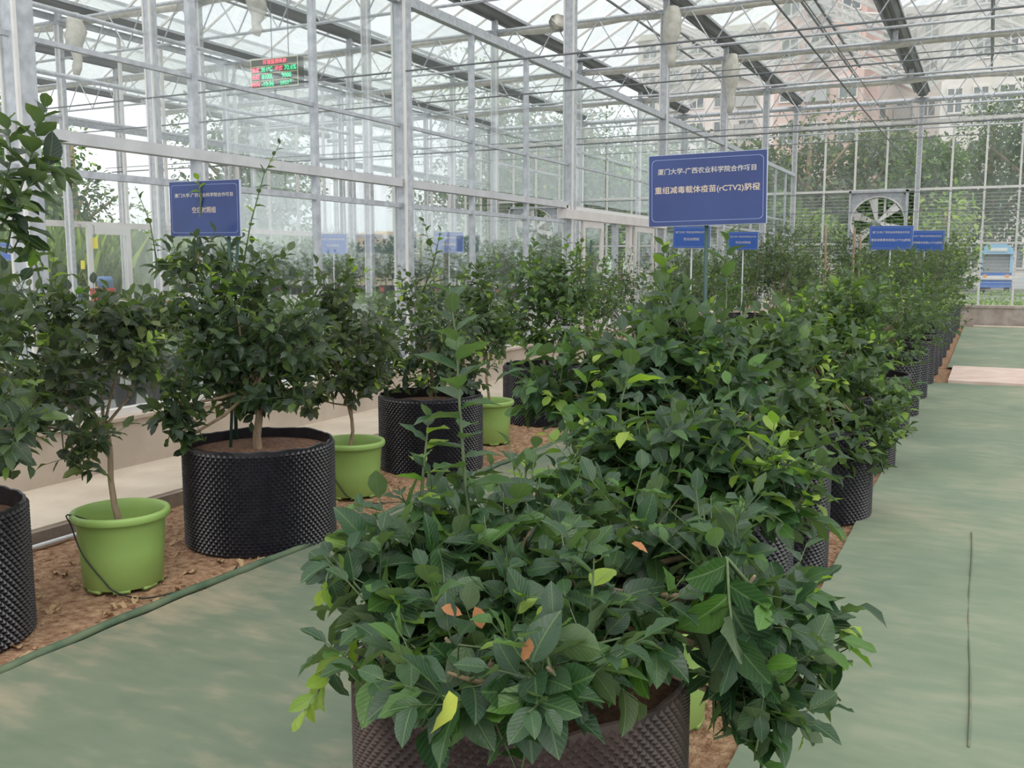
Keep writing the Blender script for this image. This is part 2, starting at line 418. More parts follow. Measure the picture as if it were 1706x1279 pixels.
def joined_leaves(name, items, temps, mats, origin=(0,0,0)):
    """items: list of (pos, ax, nz, size, young)"""
    V, U, F, MI, loops = [], [], [], [], []
    off = 0
    origin = np.asarray(origin, float)
    by = {}
    for n, it in enumerate(items): by.setdefault(n % len(temps), []).append(it)
    polyv = []; polyn = []
    for ti, its in by.items():
        tv, tu, tf = temps[ti]
        pos = np.array([i[0] for i in its]) - origin; a = np.array([i[1] for i in its]); nz = np.array([i[2] for i in its]); sz = np.array([i[3] for i in its])
        a /= np.linalg.norm(a, axis=1)[:, None]
        nz = nz - a * (nz * a).sum(1)[:, None]; nz /= (np.linalg.norm(nz, axis=1)[:, None] + 1e-9)
        x = np.cross(a, nz)
        v = pos[:, None, :] + sz[:, None, None] * (tv[None, :, 0:1] * x[:, None, :] + tv[None, :, 1:2] * a[:, None, :] + tv[None, :, 2:3] * nz[:, None, :])
        nv = len(tv); k = len(its)
        V.append(v.reshape(-1, 3))
        fl = np.array([q for f in tf for q in f], np.int64); cnt = np.array([len(f) for f in tf], np.int64)
        polyv.append((fl[None, :] + (off + np.arange(k) * nv)[:, None]).ravel())
        polyn.append(np.tile(cnt, k)); U.append(np.tile(tu[fl], (k, 1)))
        MI.append(np.repeat(np.array([1 if i[4] else 0 for i in its]), len(tf)))
        off += nv * k
    V = np.concatenate(V); pv = np.concatenate(polyv); pn = np.concatenate(polyn); U = np.concatenate(U); MI = np.concatenate(MI)
    me = bpy.data.meshes.new(name)
    me.vertices.add(len(V)); me.vertices.foreach_set('co', V.astype(np.float32).ravel())
    me.loops.add(len(pv)); me.loops.foreach_set('vertex_index', pv.astype(np.int32))
    me.polygons.add(len(pn)); st = np.concatenate([[0], np.cumsum(pn)[:-1]]).astype(np.int32)
    me.polygons.foreach_set('loop_start', st)
    try: me.polygons.foreach_set('loop_total', pn.astype(np.int32))
    except Exception: pass
    for m in mats: me.materials.append(m)
    me.polygons.foreach_set('material_index', MI.astype(np.int32))
    me.update(calc_edges=True)
    ul = me.uv_layers.new(name='UVMap'); ul.data.foreach_set('uv', U.astype(np.float32).ravel())
    me.polygons.foreach_set('use_smooth', np.ones(len(pn), bool))
    me.validate(); me.update()
    return me

def unit(v): v = np.asarray(v, float); return v / (np.linalg.norm(v) + 1e-9)
def shoot_leaves(p0, d, L, n, ls, rs, young=0.0, out=None, droop=.25, open_=.9):
    """leaves set alternately along a shoot"""
    d = unit(d); u = unit(np.cross(d, [rs.uniform(-1,1), rs.uniform(-1,1), .3])); w = np.cross(d, u)
    az = rs.uniform(0, 6.28)
    res = []
    for i in range(n):
        t = (i + .6) / n
        az += 2.4
        rad = math.cos(az) * u + math.sin(az) * w
        up = 1.25 - .75 * t
        a = unit(rad * open_ * up + d * (.35 + .75 * t) + np.array([0, 0, -droop * rs.uniform(.3, 1.6)]))
        nz = d * 1.0 + np.array([rs.gauss(0,.25), rs.gauss(0,.25), .75 + rs.gauss(0,.2)])
        if abs(unit(nz) @ a) > .95: nz = nz + rad
        s = ls * rs.uniform(.72, 1.15) * (1 - .35 * max(0, t - .6) / .4)
        res.append((p0 + d * L * t, a, nz, s, rs.random() < young * (.35 + t)))
    return res

# ------------------------------------------------------------------ pots
def nub_pot_mesh(name, r, h, mt, pitch=.034, seed=0, hh=.013):
    mb = MB(); rs = random.Random(seed)
    ncol = int(2 * math.pi * r / pitch); rows = int(h / (pitch * .52))
    n = 64
    wob = [rs.uniform(-.006, .006) for _ in range(n)]
    prof = [(r, 0), (r, h), (r - .006, h + .004), (r - .012, h), (r - .012, h - .16)]
    vs = []; fs = []
    for (rr, z) in prof:
        for j in range(n):
            a = 2*math.pi*j/n
            vs.append((rr*math.cos(a), rr*math.sin(a), z + (wob[j] if z > h*.9 else 0)))
    for i in range(len(prof)-1):
        for j in range(n):
            a = i*n+j; b = i*n+(j+1) % n; fs.append((a, b, b+n, a+n))
    mb.add(vs, fs)
    s = pitch * .46
    for i in range(rows):
        z = (i + .6) * h / rows
        if z > h - .008: continue
        for j in range(ncol):
            a = 2*math.pi*(j + .5 * (i % 2))/ncol
            c, q = math.cos(a), math.sin(a)
            cx, cy = r*c, r*q
            t = (-q, c)
            p = [(cx + t[0]*s, cy + t[1]*s, z), (cx, cy, z + s), (cx - t[0]*s, cy - t[1]*s, z), (cx, cy, z - s)]
            m2 = .22; ox, oy = hh*c, hh*q
            tp = [(cx + ox + t[0]*s*m2, cy + oy + t[1]*s*m2, z), (cx + ox, cy + oy, z + s*m2), (cx + ox - t[0]*s*m2, cy + oy - t[1]*s*m2, z), (cx + ox, cy + oy, z - s*m2)]
            mb.add(p + tp, [(0,1,5,4),(1,2,6,5),(2,3,7,6),(3,0,4,7),(4,5,6,7)])
    return mb.mesh(name, mt)
def soil_mesh(r, z, seed=0):
    mb = MB(); rs = random.Random(seed); vs = [(0,0,z+.01)]; fs = []; n = 24; R = 6
    for i in range(1, R+1):
        for j in range(n):
            a = 2*math.pi*j/n; vs.append((r*i/R*math.cos(a), r*i/R*math.sin(a), z + (rs.uniform(-.008,.012) if i < R else 0)))
    for j in range(n): fs.append((0, 1+j, 1+(j+1) % n))
    for i in range(R-1):
        for j in range(n):
            a = 1+i*n+j; b = 1+i*n+(j+1) % n; fs.append((a, a+n, b+n, b))
    mb.add(vs, fs); return mb.mesh('soil', M['potsoil'], True)
def green_pot_mesh(rb, rt, h):
    mb = MB()
    mb.lathe([(0,.012),(rb-.004,.012),(rb,.016),(rb+(rt-.025-rb)*.5, h*.5),(rt-.025,h-.045),(rt-.022,h-.04),(rt-.004,h-.038),(rt,h-.030),(rt+.001,h-.010),(rt-.004,h),(rt-.014,h+.002),(rt-.022,h-.002),(rt-.030,h-.012),(rt-.034,h-.05),(rt-.045,h-.14)], 48)
    for k in range(8):
        a = 2*math.pi*k/8
        c = np.array([math.cos(a)*(rb-.02), math.sin(a)*(rb-.02), .008])
        mb.obox(c, np.array([-math.sin(a),math.cos(a),0])*.04, np.array([math.cos(a),math.sin(a),0])*.018, (0,0,.008))
    return mb.mesh('pot', M['greenpot'], True)
POT_B = nub_pot_mesh('pot', .4, .58, M['black'])
POT_B2 = nub_pot_mesh('pot', .42, .58, M['black'], seed=2)
POT_FG = nub_pot_mesh('pot', .42, .60, M['brownpot'], seed=3, hh=.009, pitch=.026)
POT_FAR = nub_pot_mesh('pot', .4, .58, M['black'], pitch=.05)
SOIL_B = soil_mesh(.388, .50); SOIL_B2 = soil_mesh(.408, .52); 
POT_G = green_pot_mesh(.19, .235, .38); SOIL_G = soil_mesh(.19, .27, 4)
POTS = {'black': (POT_B, SOIL_B), 'black2': (POT_B2, SOIL_B2), 'fg': (POT_FG, SOIL_B2), 'far': (POT_FAR, SOIL_B), 'green': (POT_G, SOIL_G)}

# ------------------------------------------------------------------ plants
def plant(label, X, Y, pot, blobs, shoots, ls, color, trunk_h=.55, lean=(0,0), spikes=(), indiv=0, young=.12, temps=None,
          group=None, nleaf=7, droop=.25, seed=0, trunk_r=.014, extra=(), matx=None, kind='potted_citrus_tree'):
    rs = random.Random(seed * 77 + 5)
    if blobs:
        ls *= 1.36; spikes = [(a, b*1.15, c, d) for a, b, c, d in spikes]
        if X < -3: shoots = int(shoots*1.45)
        trunk_r *= .9
    base = np.array([X, Y, 0.0])
    root = empty(kind, (X, Y, 0), label, 'potted tree', group)
    pm, sm = POTS[pot]
    po = link('pot', pm, root, Matrix.Translation((X, Y, 0)))
    link('soil', sm, po, Matrix.Translation((X, Y, 0)))
    zs = .26 if pot == 'green' else .5
    kc = proj((X, Y, .8))[2]
    # trunk
    z0 = zs; top = np.array([X + lean[0], Y + lean[1], zs + trunk_h])
    b0 = np.array([X, Y, z0])
    tr = [b0 + (top - b0) * t + np.array([.012*math.sin(6*t+seed), .012*math.cos(5*t+seed), 0]) for t in (0, .25, .5, .75, 1)]
    mb = MB(); mb.tube([tr[0] - np.array([0,0,.03])] + tr, [trunk_r*1.5, trunk_r*1.3] + [trunk_r*q for q in (1.1,1.,.95,.85)], 8)
    mb.obj('trunk', M['bark'], root, True)
    W = []
    for (bx, by, rx, ry, dk) in blobs:
        k = kc + dk; c = P(bx, by, k); a = rx * k / FPX; b = ry * k / FPX
        W.append((c, a, b, rx * ry * k * k))
    for (c, a, b) in extra: W.append((np.asarray(c, float), a, b, a * b * FPX * FPX))
    scaff = []
    for i, (c, a, b, w) in enumerate(W):
        e = c - np.array([0, 0, b * .25])
        mid = top + (e - top) * .5 + np.array([rs.gauss(0,.03), rs.gauss(0,.03), -.02])
        pts = [tr[3], top + (mid - top) * .1, mid, e, c + np.array([rs.gauss(0,.2)*a, rs.gauss(0,.2)*a, b*.5])]
        q = MB(); q.tube(pts, [trunk_r*.7, trunk_r*.6, trunk_r*.45, trunk_r*.3, trunk_r*.15], 6); q.obj('branch', M['bark'], root, True)
        for t in range(len(pts)-1):
            for s in (0., .33, .66): scaff.append(pts[t] + (pts[t+1]-pts[t])*s)
    scaff = np.array(scaff) if scaff else np.array([top])
    leaves = []; tw = MB()
    tot = sum(w[3] for w in W) or 1
    for (c, a, b, w) in W:
        n = max(3, int(round(shoots * w / tot)))
        for _ in range(n):
            dr = unit([rs.gauss(0,1), rs.gauss(0,1), rs.gauss(0,1)]); rr = rs.uniform(.35, 1.) ** .6
            dep = V_F.copy(); dep[2] = 0; dep = unit(dep)
            p = c + dr * rr * np.array([a, a, b]) 
            L = ls * rs.uniform(1.6, 3.2)
            d = unit(dr * .8 * np.array([1, 1, .8]) + np.array([0, 0, .45]) + np.array([rs.gauss(0,.3), rs.gauss(0,.3), rs.gauss(0,.25)]))
            p0 = p - d * L * .6
            yg = 1.0 if rs.random() < young else 0.0
            leaves += shoot_leaves(p0, d, L, rs.randint(nleaf-2, nleaf+1), ls * (.8 if yg else 1), rs, yg, droop=droop)
            nb = scaff[np.argmin(((scaff - p0) ** 2).sum(1))]
            tw.tube([nb, (nb + p0)/2 + np.array([0,0,-.01]), p0, p0 + d*L], [.0045, .0035, .003, .0012], 4, False)
    for sp in spikes:
        pts, sls, yg, n = sp[:4]
        pw = [P(a, b, kc + c) for (a, b, c) in pts]
        nb = scaff[np.argmin(((scaff - pw[0]) ** 2).sum(1))]
        tw.tube([nb] + pw, [.007] + [.006 - .0045 * i / max(1, len(pw)-1) for i in range(len(pw))], 5, False)
        seg = [np.linalg.norm(pw[i+1]-pw[i]) for i in range(len(pw)-1)]; T = sum(seg)
        az = rs.uniform(0, 6)
        for i in range(n):
            t = (i + .5) / n * T; j = 0
            while j < len(seg)-1 and t > seg[j]: t -= seg[j]; j += 1
            d = unit(pw[j+1]-pw[j]); p = pw[j] + d * min(t, seg[j])
            u = unit(np.cross(d, [.3, .2, .9] if abs(d[2]) < .9 else [1, 0, 0])); w = np.cross(d, u)
            az += 2.4; rad = math.cos(az)*u + math.sin(az)*w; tt = (i+.5)/n
            a = unit(rad * (1.1 - .5*tt) + d * (.3 + .7*tt) + np.array([0, 0, -droop*.8]))
            leaves.append((p, a, d + np.array([rs.gauss(0,.2), rs.gauss(0,.2), .6]), sls * rs.uniform(.8,1.1) * (1 - .4*max(0, tt-.7)/.3), rs.random() < yg))
    if tw.v: tw.obj('twigs', M['greenstem'], root, True, kind='stuff')
    col = (*color, 1)
    leaves = [l for l in leaves if l[0][2] > .10]
    if indiv:
        sc = []
        for n, l in enumerate(leaves):
            x, y, k = proj(l[0]); ok = k > .3 and -40 < x < 1746 and -40 < y < 1320
            sc.append((k / l[3] / max(.3, 1) if ok else 1e9, n))
        sc.sort(); pick = set(n for s, n in sc[:indiv] if s < 1e8)
        for n in sorted(pick):
            p, a, nz, s, yg = leaves[n]
            a = unit(a); nz = unit(nz - a * (nz @ a)); x = np.cross(a, nz)
            m = Matrix(((x[0]*s, a[0]*s, nz[0]*s, p[0]), (x[1]*s, a[1]*s, nz[1]*s, p[1]), (x[2]*s, a[2]*s, nz[2]*s, p[2]), (0,0,0,1)))
            o = link('leaf', (LM_YOUNG if yg else LM_OLD)[rs.randrange(8)], root, m); o.color = col
        leaves = [l for n, l in enumerate(leaves) if n not in pick]
    if leaves:
        me = joined_leaves('foliage', leaves, temps or T_MID, [matx or M['leaf'], M['leaf_young']], base)
        o = link('foliage', me, root, Matrix.Translation((X, Y, 0))); o['kind'] = 'stuff'; o.color = col
    return root

# ================================================================== LARGE STRUCTURE
XP, YF = -5.77, 32.0           # glazed partition plane, far end wall
BAY = 3.665
GX = [XP + BAY * i for i in range(-5, 4)]      # gutter lines
PY = [4.35 + 4.61 * i for i in range(-1, 7)]   # column lines (last = end wall)
ZG = 6.57

# --- ground
def grid(name, x0, x1, y0, y1, nx, ny, m, zf, parent=None, **k):
    mb = MB(); vs = []; fs = []
    for j in range(ny+1):
        for i in range(nx+1):
            x = x0+(x1-x0)*i/nx; y = y0+(y1-y0)*j/ny; vs.append((x, y, zf(x, y)))
    for j in range(ny):
        for i in range(nx):
            a = j*(nx+1)+i; fs.append((a, a+1, a+nx+2, a+nx+1))
    mb.add(vs, fs); return mb.obj(name, m, parent, True, **k)
rz = NR.uniform(-1, 1, (400, 400))
def soilz(x, y):
    return -.008 + .007*math.sin(x*7+1.3*math.sin(y*5))*math.cos(y*6.1) + .005*rz[int(x*23) % 400, int(y*23) % 400]
boxobj('ground', (-60, -12, -.35), (70, 32.1, -.03), M['floor2'], kind='structure', label='base ground under the greenhouse floor')
g = grid('ground', -4.80, -.30, -.4, 16, 110, 330, M['soil'], soilz, kind='structure', label='reddish crumbly soil bed under the rows of pots')
grid('ground', -4.80, -.2, 16, 27.2, 30, 60, M['soil'], lambda x, y: -.008, kind='structure', label='reddish soil bed at the far end of the rows')
g2 = boxobj('floor', (-60, -12, -.03), (XP-.3, YF-.2, 0.0), M['floor2'], kind='structure', label='pale concrete floor beyond the glazed partition')

def cloth(name, x0, x1, y0, y1, nx, ny, label, cm='carpet', z=.012):
    rs = np.random.RandomState(int(abs(x0*100)) % 97)
    ph = rs.uniform(0, 6, 6)
    def zf(x, y):
        e = min(x-x0, x1-x)
        return z + .004*math.sin(x*9+ph[0])*math.sin(y*3+ph[1]) + .003*math.sin(y*17+ph[2]+x*4) + (.006 if e < .02 else 0)
    return grid(name, x0, x1, y0, y1, nx, ny, M[cm], zf, kind='structure', label=label)
cloth('floor', -3.355, -1.50, -1.0, 26.5, 40, 240, 'soiled green woven ground cloth with painted shade on the left walkway', 'carpet2')
cloth('floor', -.655, 4.2, -1.0, 13.9, 50, 160, 'green woven ground cloth on the right walkway, near piece')
cloth('floor', -.50, 4.2, 15.95, 26.6, 40, 80, 'green woven ground cloth beyond the pink cross strip')
mb = MB(); rs = random.Random(5)
mb.tube([(-3.37 + .012*math.sin(y*1.7) + rs.uniform(-.006,.006), y, .022 + .006*math.sin(y*2.3)) for y in np.arange(-1, 14, .15)], .020, 6)
tag(mb.obj('cloth_hem', M['hem'], None, True), 'dark green rolled hem along the edge of the left ground cloth', 'hem')
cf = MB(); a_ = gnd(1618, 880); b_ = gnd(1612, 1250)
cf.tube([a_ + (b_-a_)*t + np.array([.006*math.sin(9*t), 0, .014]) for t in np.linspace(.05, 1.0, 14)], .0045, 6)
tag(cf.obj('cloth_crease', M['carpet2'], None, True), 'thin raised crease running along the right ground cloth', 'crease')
boxobj('floor', (-.42, 13.9, -.02), (4.3, 15.95, .05), M['pink'], kind='structure', label='pink cement strip crossing the right walkway')
boxobj('floor', (-.3, 26.6, -.02), (4.3, 27.05, .03), M['ledge'], kind='structure', label='pale cement strip at the foot of the end kerb')
# kerb wall at far end, ledge and low wall on the left
kw = MB(); kw.box((-3.4, 27.1, 0), (6.0, 27.45, .52)); kw.box((-3.4, 27.07, .47), (6.0, 27.5, .53))
kw.obj('trim_1', M['acgrey'], kind='structure', label='rough stone kerb wall before the end glazing')
led = boxobj('trim_2', (-5.66, -2, -.02), (-4.80, 27.1, .095), M['ledge'], kind='structure', label='beige cement ledge along the foot of the low left wall')
boxobj('trim_3', (-4.80, -2, -.02), (-4.755, 27.1, .085), M['kerb'], kind='structure', label='dark brown kerb face of the cement ledge')
wl = MB(); wl.box((-5.92, -2, 0), (-5.66, YF, .45)); wl.box((-5.95, -2, .45), (-5.63, YF, .475))
wl.obj('wall_left', M['concrete'], kind='structure', label='low beige plastered wall under the glazed partition')
mb = MB(); mb.tube([(-4.71, y, .018+.004*math.sin(y*2)) for y in np.arange(1.6, 4.4, .2)], .014, 8)
tag(mb.obj('water_pipe', M['pipe'], None, True), 'white plastic water pipe lying on the soil along the brown kerb', 'pipe')

# --- columns
def column(x, y, w, z1=ZG-.05, z0=0., label='', d=None):
    root = empty('column', (x, y, z0), label, 'column', None, 'structure')
    d = d or w
    m = MB(); m.box((x-w/2, y-d/2, z0), (x+w/2, y+d/2, z1)); m.obj('shaft', M['steel'], root)
    m = MB(); m.box((x-w/2-.012, y-d/2-.012, z0), (x-w/2+.012, y-d/2+.012, z1)); m.box((x+w/2-.012, y-d/2-.012, z0), (x+w/2+.012, y-d/2+.012, z1)); m.obj('edge_profile', M['alu'], root)
    m = MB(); m.box((x-w*.9, y-d*.9, z1), (x+w*.9, y+d*.9, z1+.02)); m.box((x-w*.3, y-d*.3, z1+.02), (x+w*.3, y+d*.3, z1+.16)); m.obj('cap_plate', M['steel'], root)
    return root
for i, y in enumerate(PY[1:-1]):
    column(XP, y, .145, ZG-.3, .47, 'grey steel column of the glazed partition, number %d from the camera' % (i+1))
for i, x in enumerate(GX):
    if abs(x-XP) < .1: continue
    if x < XP:
        for j, y in enumerate(PY[1:-1]):
            if j % 2 == 0 and x < -20: continue
            column(x, y, .11, ZG-.3, 0, 'grey steel column in the compartments beyond the partition')
for x in GX[1:]:
    column(x, YF-.12, .13, ZG-.2, 0, 'grey steel column against the end glazing')

# --- gutters
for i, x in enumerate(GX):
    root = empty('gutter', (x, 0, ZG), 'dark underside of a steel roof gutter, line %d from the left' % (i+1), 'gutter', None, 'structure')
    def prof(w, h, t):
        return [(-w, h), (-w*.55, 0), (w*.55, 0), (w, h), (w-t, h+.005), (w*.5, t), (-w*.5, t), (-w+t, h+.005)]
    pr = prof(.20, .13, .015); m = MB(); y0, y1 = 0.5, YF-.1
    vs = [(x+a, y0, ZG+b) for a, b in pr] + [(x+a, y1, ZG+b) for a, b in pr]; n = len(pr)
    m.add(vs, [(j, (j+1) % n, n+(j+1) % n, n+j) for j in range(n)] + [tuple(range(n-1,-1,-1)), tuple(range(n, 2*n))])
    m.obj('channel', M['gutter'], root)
    m = MB(); m.box((x-.012, y0, ZG-.03), (x+.012, y1, ZG)); m.obj('rib', M['steel_dark'], root)
    for s in (-1, 1):
        m = MB(); m.box((x+s*.215-.012, y0, ZG+.10), (x+s*.215+.012, y1, ZG+.16)); m.obj('rim_profile', M['steel'], root)

# --- roof bays: ridge, glazing bars, panes
ZR = ZG + 1.0
def slope_pt(x0, x1, t): return (x0 + (x1-x0)*t, ZG+.14 + (ZR-ZG-.14)*t)
bar_cache = {}
for i in range(len(GX)-1):
    xa, xb = GX[i]+.21, GX[i+1]-.21; xr = (xa+xb)/2
    root = empty('ceiling', (xr, 0, ZG), 'glass roof bay %d from the left between two gutters' % (i+1), None, None, 'structure')
    m = MB(); m.box((xr-.03, .5, ZR), (xr+.03, YF, ZR+.09)); m.obj('ridge_beam', M['steel_dark'], root)
    m = MB(); m.tube([(xr, .5, ZR-.42), (xr, YF-.2, ZR-.42)], .028, 8); m.obj('drive_shaft', M['steel_dark'], root)
    step = 1.1; ys = np.arange(.6 if i > 3 else 6.1, YF, step)
    for side, x0 in ((0, xa), (1, xb)):
        if ('b', side) not in bar_cache:
            q = MB(); q.bar((x0-xr, 0, ZG+.14), (0, 0, ZR+.03), .03, .045); bar_cache[('b', side)] = q.mesh('glazing_bar', M['alu'])
            q = MB(); w = step/2 - .02; h = .004
            for (px_, pz_) in (): pass
            a = np.array([x0-xr, 0, ZG+.165]); b = np.array([0, 0, ZR+.055]); d = b-a
            q.obox((a+b)/2, d/2*.985, (0, w, 0), (0, 0, h)); bar_cache[('p', side)] = q.mesh('pane', M['glass_roof'])
        for n, y in enumerate(ys):
            link('glazing_bar', bar_cache[('b', side)], root, Matrix.Translation((xr, y, 0)))
            if y + step < YF + .3:
                vent = side == 1 and n % 3 == 1 and i in (4, 5, 6)
                mw = Matrix.Translation((xr, y+step/2, 0))
                if vent:
                    pv = Vector((0, 0, ZR+.055)); mw = Matrix.Translation((xr, y+step/2, 0)) @ Matrix.Translation(pv) @ Matrix.Rotation(math.radians(-20 if side else 20), 4, 'Y') @ Matrix.Translation(-pv)
                link('pane', bar_cache[('p', side)], root, mw)
    for nn, y in enumerate(ys[1::3]):
        if i in (4, 5, 6):
            m = MB()
            hx = (xb-xr)
            a0 = np.array([xr, y+.02, ZR+.06]); ang = math.radians(20); sl = math.atan2(ZG+.165-ZR-.055, hx)+ang; Ls = math.hypot(hx, ZR-ZG-.11)
            e0 = a0 + np.array([math.cos(sl)*Ls, 0, math.sin(sl)*Ls])
            for yy in (y+.02, y+step-.02): m.bar((a0[0], yy, a0[2]), (e0[0], yy, e0[2]), .03)
            m.bar((e0[0], y, e0[2]), (e0[0], y+step, e0[2]), .03)
            m.bar((xr+.02, y+step/2, ZR-.4), ((a0+e0)[0]/2, y+step/2, (a0+e0)[2]/2), .02)
            m.obj('vent_frame', M['alu'], root)

# --- trusses across the bays
zig = None
for ti, y in enumerate(PY[2:]):
    last = ti == len(PY[2:])-1
    yy = y if not last else YF-.15
    root = empty('roof_truss', (XP, yy, 5.6), 'lattice roof truss across the greenhouse, number %d from the camera' % (ti+1), 'truss', None, 'structure')
    x0, x1 = GX[0], GX[-1]; zt, zb = 6.34, 5.62
    if last: zt = 6.45
    m = MB(); m.tube([(x0, yy, zt), (x1, yy, zt)], .035 if not last else .075, 8); m.obj('top_chord', M['steel'], root)
    m = MB(); m.tube([(x0, yy, zb), (x1, yy, zb)], .026, 6); m.obj('bottom_chord', M['steel'], root)
    sp = BAY/4; h = zt-zb
    q = MB(); q.tube([(0,0,zb), (sp/2,0,zt)], .014, 5); z1 = q.mesh('brace', M['steel'])
    q = MB(); q.tube([(0,0,zt), (sp/2,0,zb)], .014, 5); z2 = q.mesh('brace', M['steel'])
    n = int((x1-x0)/sp)
    for k in range(n):
        link('brace', z1, root, Matrix.Translation((x0+k*sp, yy, 0)))
        link('brace', z2, root, Matrix.Translation((x0+k*sp+sp/2, yy, 0)))
    for x in GX[1:-1]:
        m = MB(); m.box((x-.05, yy-.05, zt), (x+.05, yy+.05, ZG+.01)); m.obj('gutter_post', M['steel'], root)
    if not last:
        rsx = random.Random(ti)
        m = MB(); pts = [(x, yy+.16, zt-.02+.02*math.sin(x*2+ti)) for x in np.arange(x0, x1, .3)]
        m.tube(pts, [.075+.012*math.sin(p[0]*5) for p in pts], 8)
        tag(m.obj('shade_roll', M['screen'], None, True), 'rolled cream shade cloth hung along the %s roof truss' % ('nearest', 'second nearest', 'third nearest', 'fourth nearest', 'fifth')[ti], 'shade cloth')
# hanging grey-white bundles of film at gutters
def hanging_bundle(x, y, z0, z1, r, label):
    m = MB(); rs = random.Random(int(x*10+y)); n = 8
    pts = [(x+rs.uniform(-.03,.03), y+rs.uniform(-.03,.03), z1+(z0-z1)*i/n) for i in range(n+1)]
    m.tube(pts, [r*(.5+.6*math.sin(math.pi*min(1,(i+1)/(n*.8)))+rs.uniform(-.08,.08)) if i < n else r*.35 for i in range(n+1)], 9)
    tag(m.obj('hanging_film_bundle', M['screen'], None, True), label, 'bundle')
for (bx, ey, Y, lab) in ((1118, 112, PY[4]-.08, 'long pale bundle of film hanging beside the third gutter'), (1216, 188, PY[5]-.08, 'short pale bundle of film hanging by a far partition column'), (930, 42, PY[4]-.08, 'pale bundle of film hanging near the top centre column'), (430, 60, PY[3]-.08, 'pale bundle of film hanging behind the LED board'), (130, 125, PY[3]-.08, 'pale bundle of film hanging at top left beside the first column')):
    b = atY(bx, ey, Y); hanging_bundle(b[0], Y, b[2], 6.36, .17, lab)

# --- long wires and pipes
def wire(name, pts, r, m, label, cat, n=6):
    q = MB(); q.tube(pts, r, n); return tag(q.obj(name, M[m], None, True), label, cat)
for j, (px_, py_, Y, r) in enumerate(((860, 99, 8.9, .010), (860, 158, 11.5, .010), (860, 247, 17.9, .015), (860, 238, 17.7, .009), (1400, 100, 22.3, .012), (1400, 236, 31.2, .013), (860,340,30.5,.015), (1400, 355, 31.4, .012))):
    z = atY(px_, py_, Y)[2]
    wire('cross_wire', [(GX[1], Y, z), (GX[-1], Y, z)], r, 'wire', 'taut dark wire crossing the greenhouse, %s' % ('nearest and highest of all', 'second nearest of all', 'thick one above the big sign', 'thin one just in front of the thick one', 'high one before the far trusses', 'close to the end wall at eave height', 'low one before the end wall', 'lowest one right at the end wall')[j], 'wire')
wire('irrigation_rail', [(-2.17, 2, 4.30), (-2.17, YF-.2, 4.30)], .013, 'wire', 'long straight grey rail running to the end wall under the right gutter', 'rail')
wire('irrigation_rail', [(-3.0, 2, 5.9), (-3.0, YF-.2, 5.9)], .011, 'wire', 'thin dark rail under the roof nearer the partition', 'rail')
wire('irrigation_rail', [(-9.5, 5, 4.4), (-9.5, YF-.2, 4.4)], .03, 'steel', 'grey rail high in the compartment beyond the partition', 'rail')
for k, x in enumerate((-13.15, -16.8)):
    wire('irrigation_rail', [(x, 5, 4.5), (x, YF-.2, 4.5)], .04, 'steel', 'grey rail high in the %s compartment beyond the partition' % ('second', 'third')[k], 'rail')

# --- glazed partition
part = empty('wall_partition', (XP, 0, .475), 'glazed steel partition with posts and rails on the low wall', None, None, 'structure')
def rail(z, w, h, y0, y1, m='steel', x=XP):
    q = MB(); q.box((x-w/2, y0, z-h/2), (x+w/2, y1, z+h/2)); q.obj('rail', M[m], part)
rail(4.38, .09, .10, .5, YF-.2); rail(2.46, .10, .085, -1, 13.4, 'alu2'); rail(2.22, .05, .05, -1, 13.4); rail(3.07, .035, .035, -1, 22)
rail(.50, .08, .05, -1, 13.4, 'alu'); rail(2.46, .06, .06, 17.9, YF-.2); rail(2.9, .05, .05, 17.9, YF-.2)
py = PY[1]; posts = [PY[1] + 4.61/3*k for k in range(-3, 19)]
q = MB(); q.box((-.028, -.03, .475), (.028, .03, 4.34)); pm = q.mesh('post', M['steel'])
pane_c = {}
for n, y in enumerate(posts):
    iscol = abs((y-PY[1])/4.61 - round((y-PY[1])/4.61)) < .01
    if not iscol and not (13.5 < y < 17.5): link('post', pm, part, Matrix.Translation((XP, y, 0)))
    for (za, zb) in ((.53, 2.19), (2.52, 4.33)):
        if 13.0 < y < 17.6 and za < 1: continue
        key = (za, zb)
        if key not in pane_c:
            q = MB(); q.box((-.003, .04, za), (.003, 4.61/3-.04, zb)); pane_c[key] = q.mesh('pane', M['glass'])
        link('pane', pane_c[key], part, Matrix.Translation((XP, y, 0)))
# door in the partition (between the third and fourth column)
d1 = empty('door_1', (XP, 13.3, 0), 'white framed sliding door pair in the glazed partition under the big sign', None, None, 'structure')
m = MB(); m.box((XP-.07, 13.25, 2.26), (XP+.09, 18.2, 2.40)); m.obj('head_track', M['paleframe'], d1)
m = MB(); m.box((XP-.05, 13.35, 2.40), (XP+.05, 18.1, 2.46)); m.obj('head_rail', M['white'], d1)
for (ya, yb) in ((13.95, 14.85), (16.4, 17.5)):
    lf = MB(); x = XP+.05
    lf.box((x-.02, ya, .05), (x+.02, ya+.10, 2.25)); lf.box((x-.02, yb-.10, .05), (x+.02, yb, 2.25)); lf.box((x-.02, ya+.10, 2.15), (x+.02, yb-.10, 2.25)); lf.box((x-.02, ya+.10, .05), (x+.02, yb-.10, .25))
    o = lf.obj('door_leaf', M['paleframe'], d1)
    gq = MB(); gq.box((x-.003, ya+.10, .25), (x+.003, yb-.10, 2.15)); gq.obj('pane', M['glass'], o)
m = MB(); m.box((XP-.04, 15.5, 0), (XP+.04, 15.62, 2.26)); m.obj('jamb', M['steel'], d1)
m = MB(); m.box((XP-.04, 16.2, 0), (XP+.04, 16.32, 2.26)); m.obj('jamb', M['paleframe'], d1)

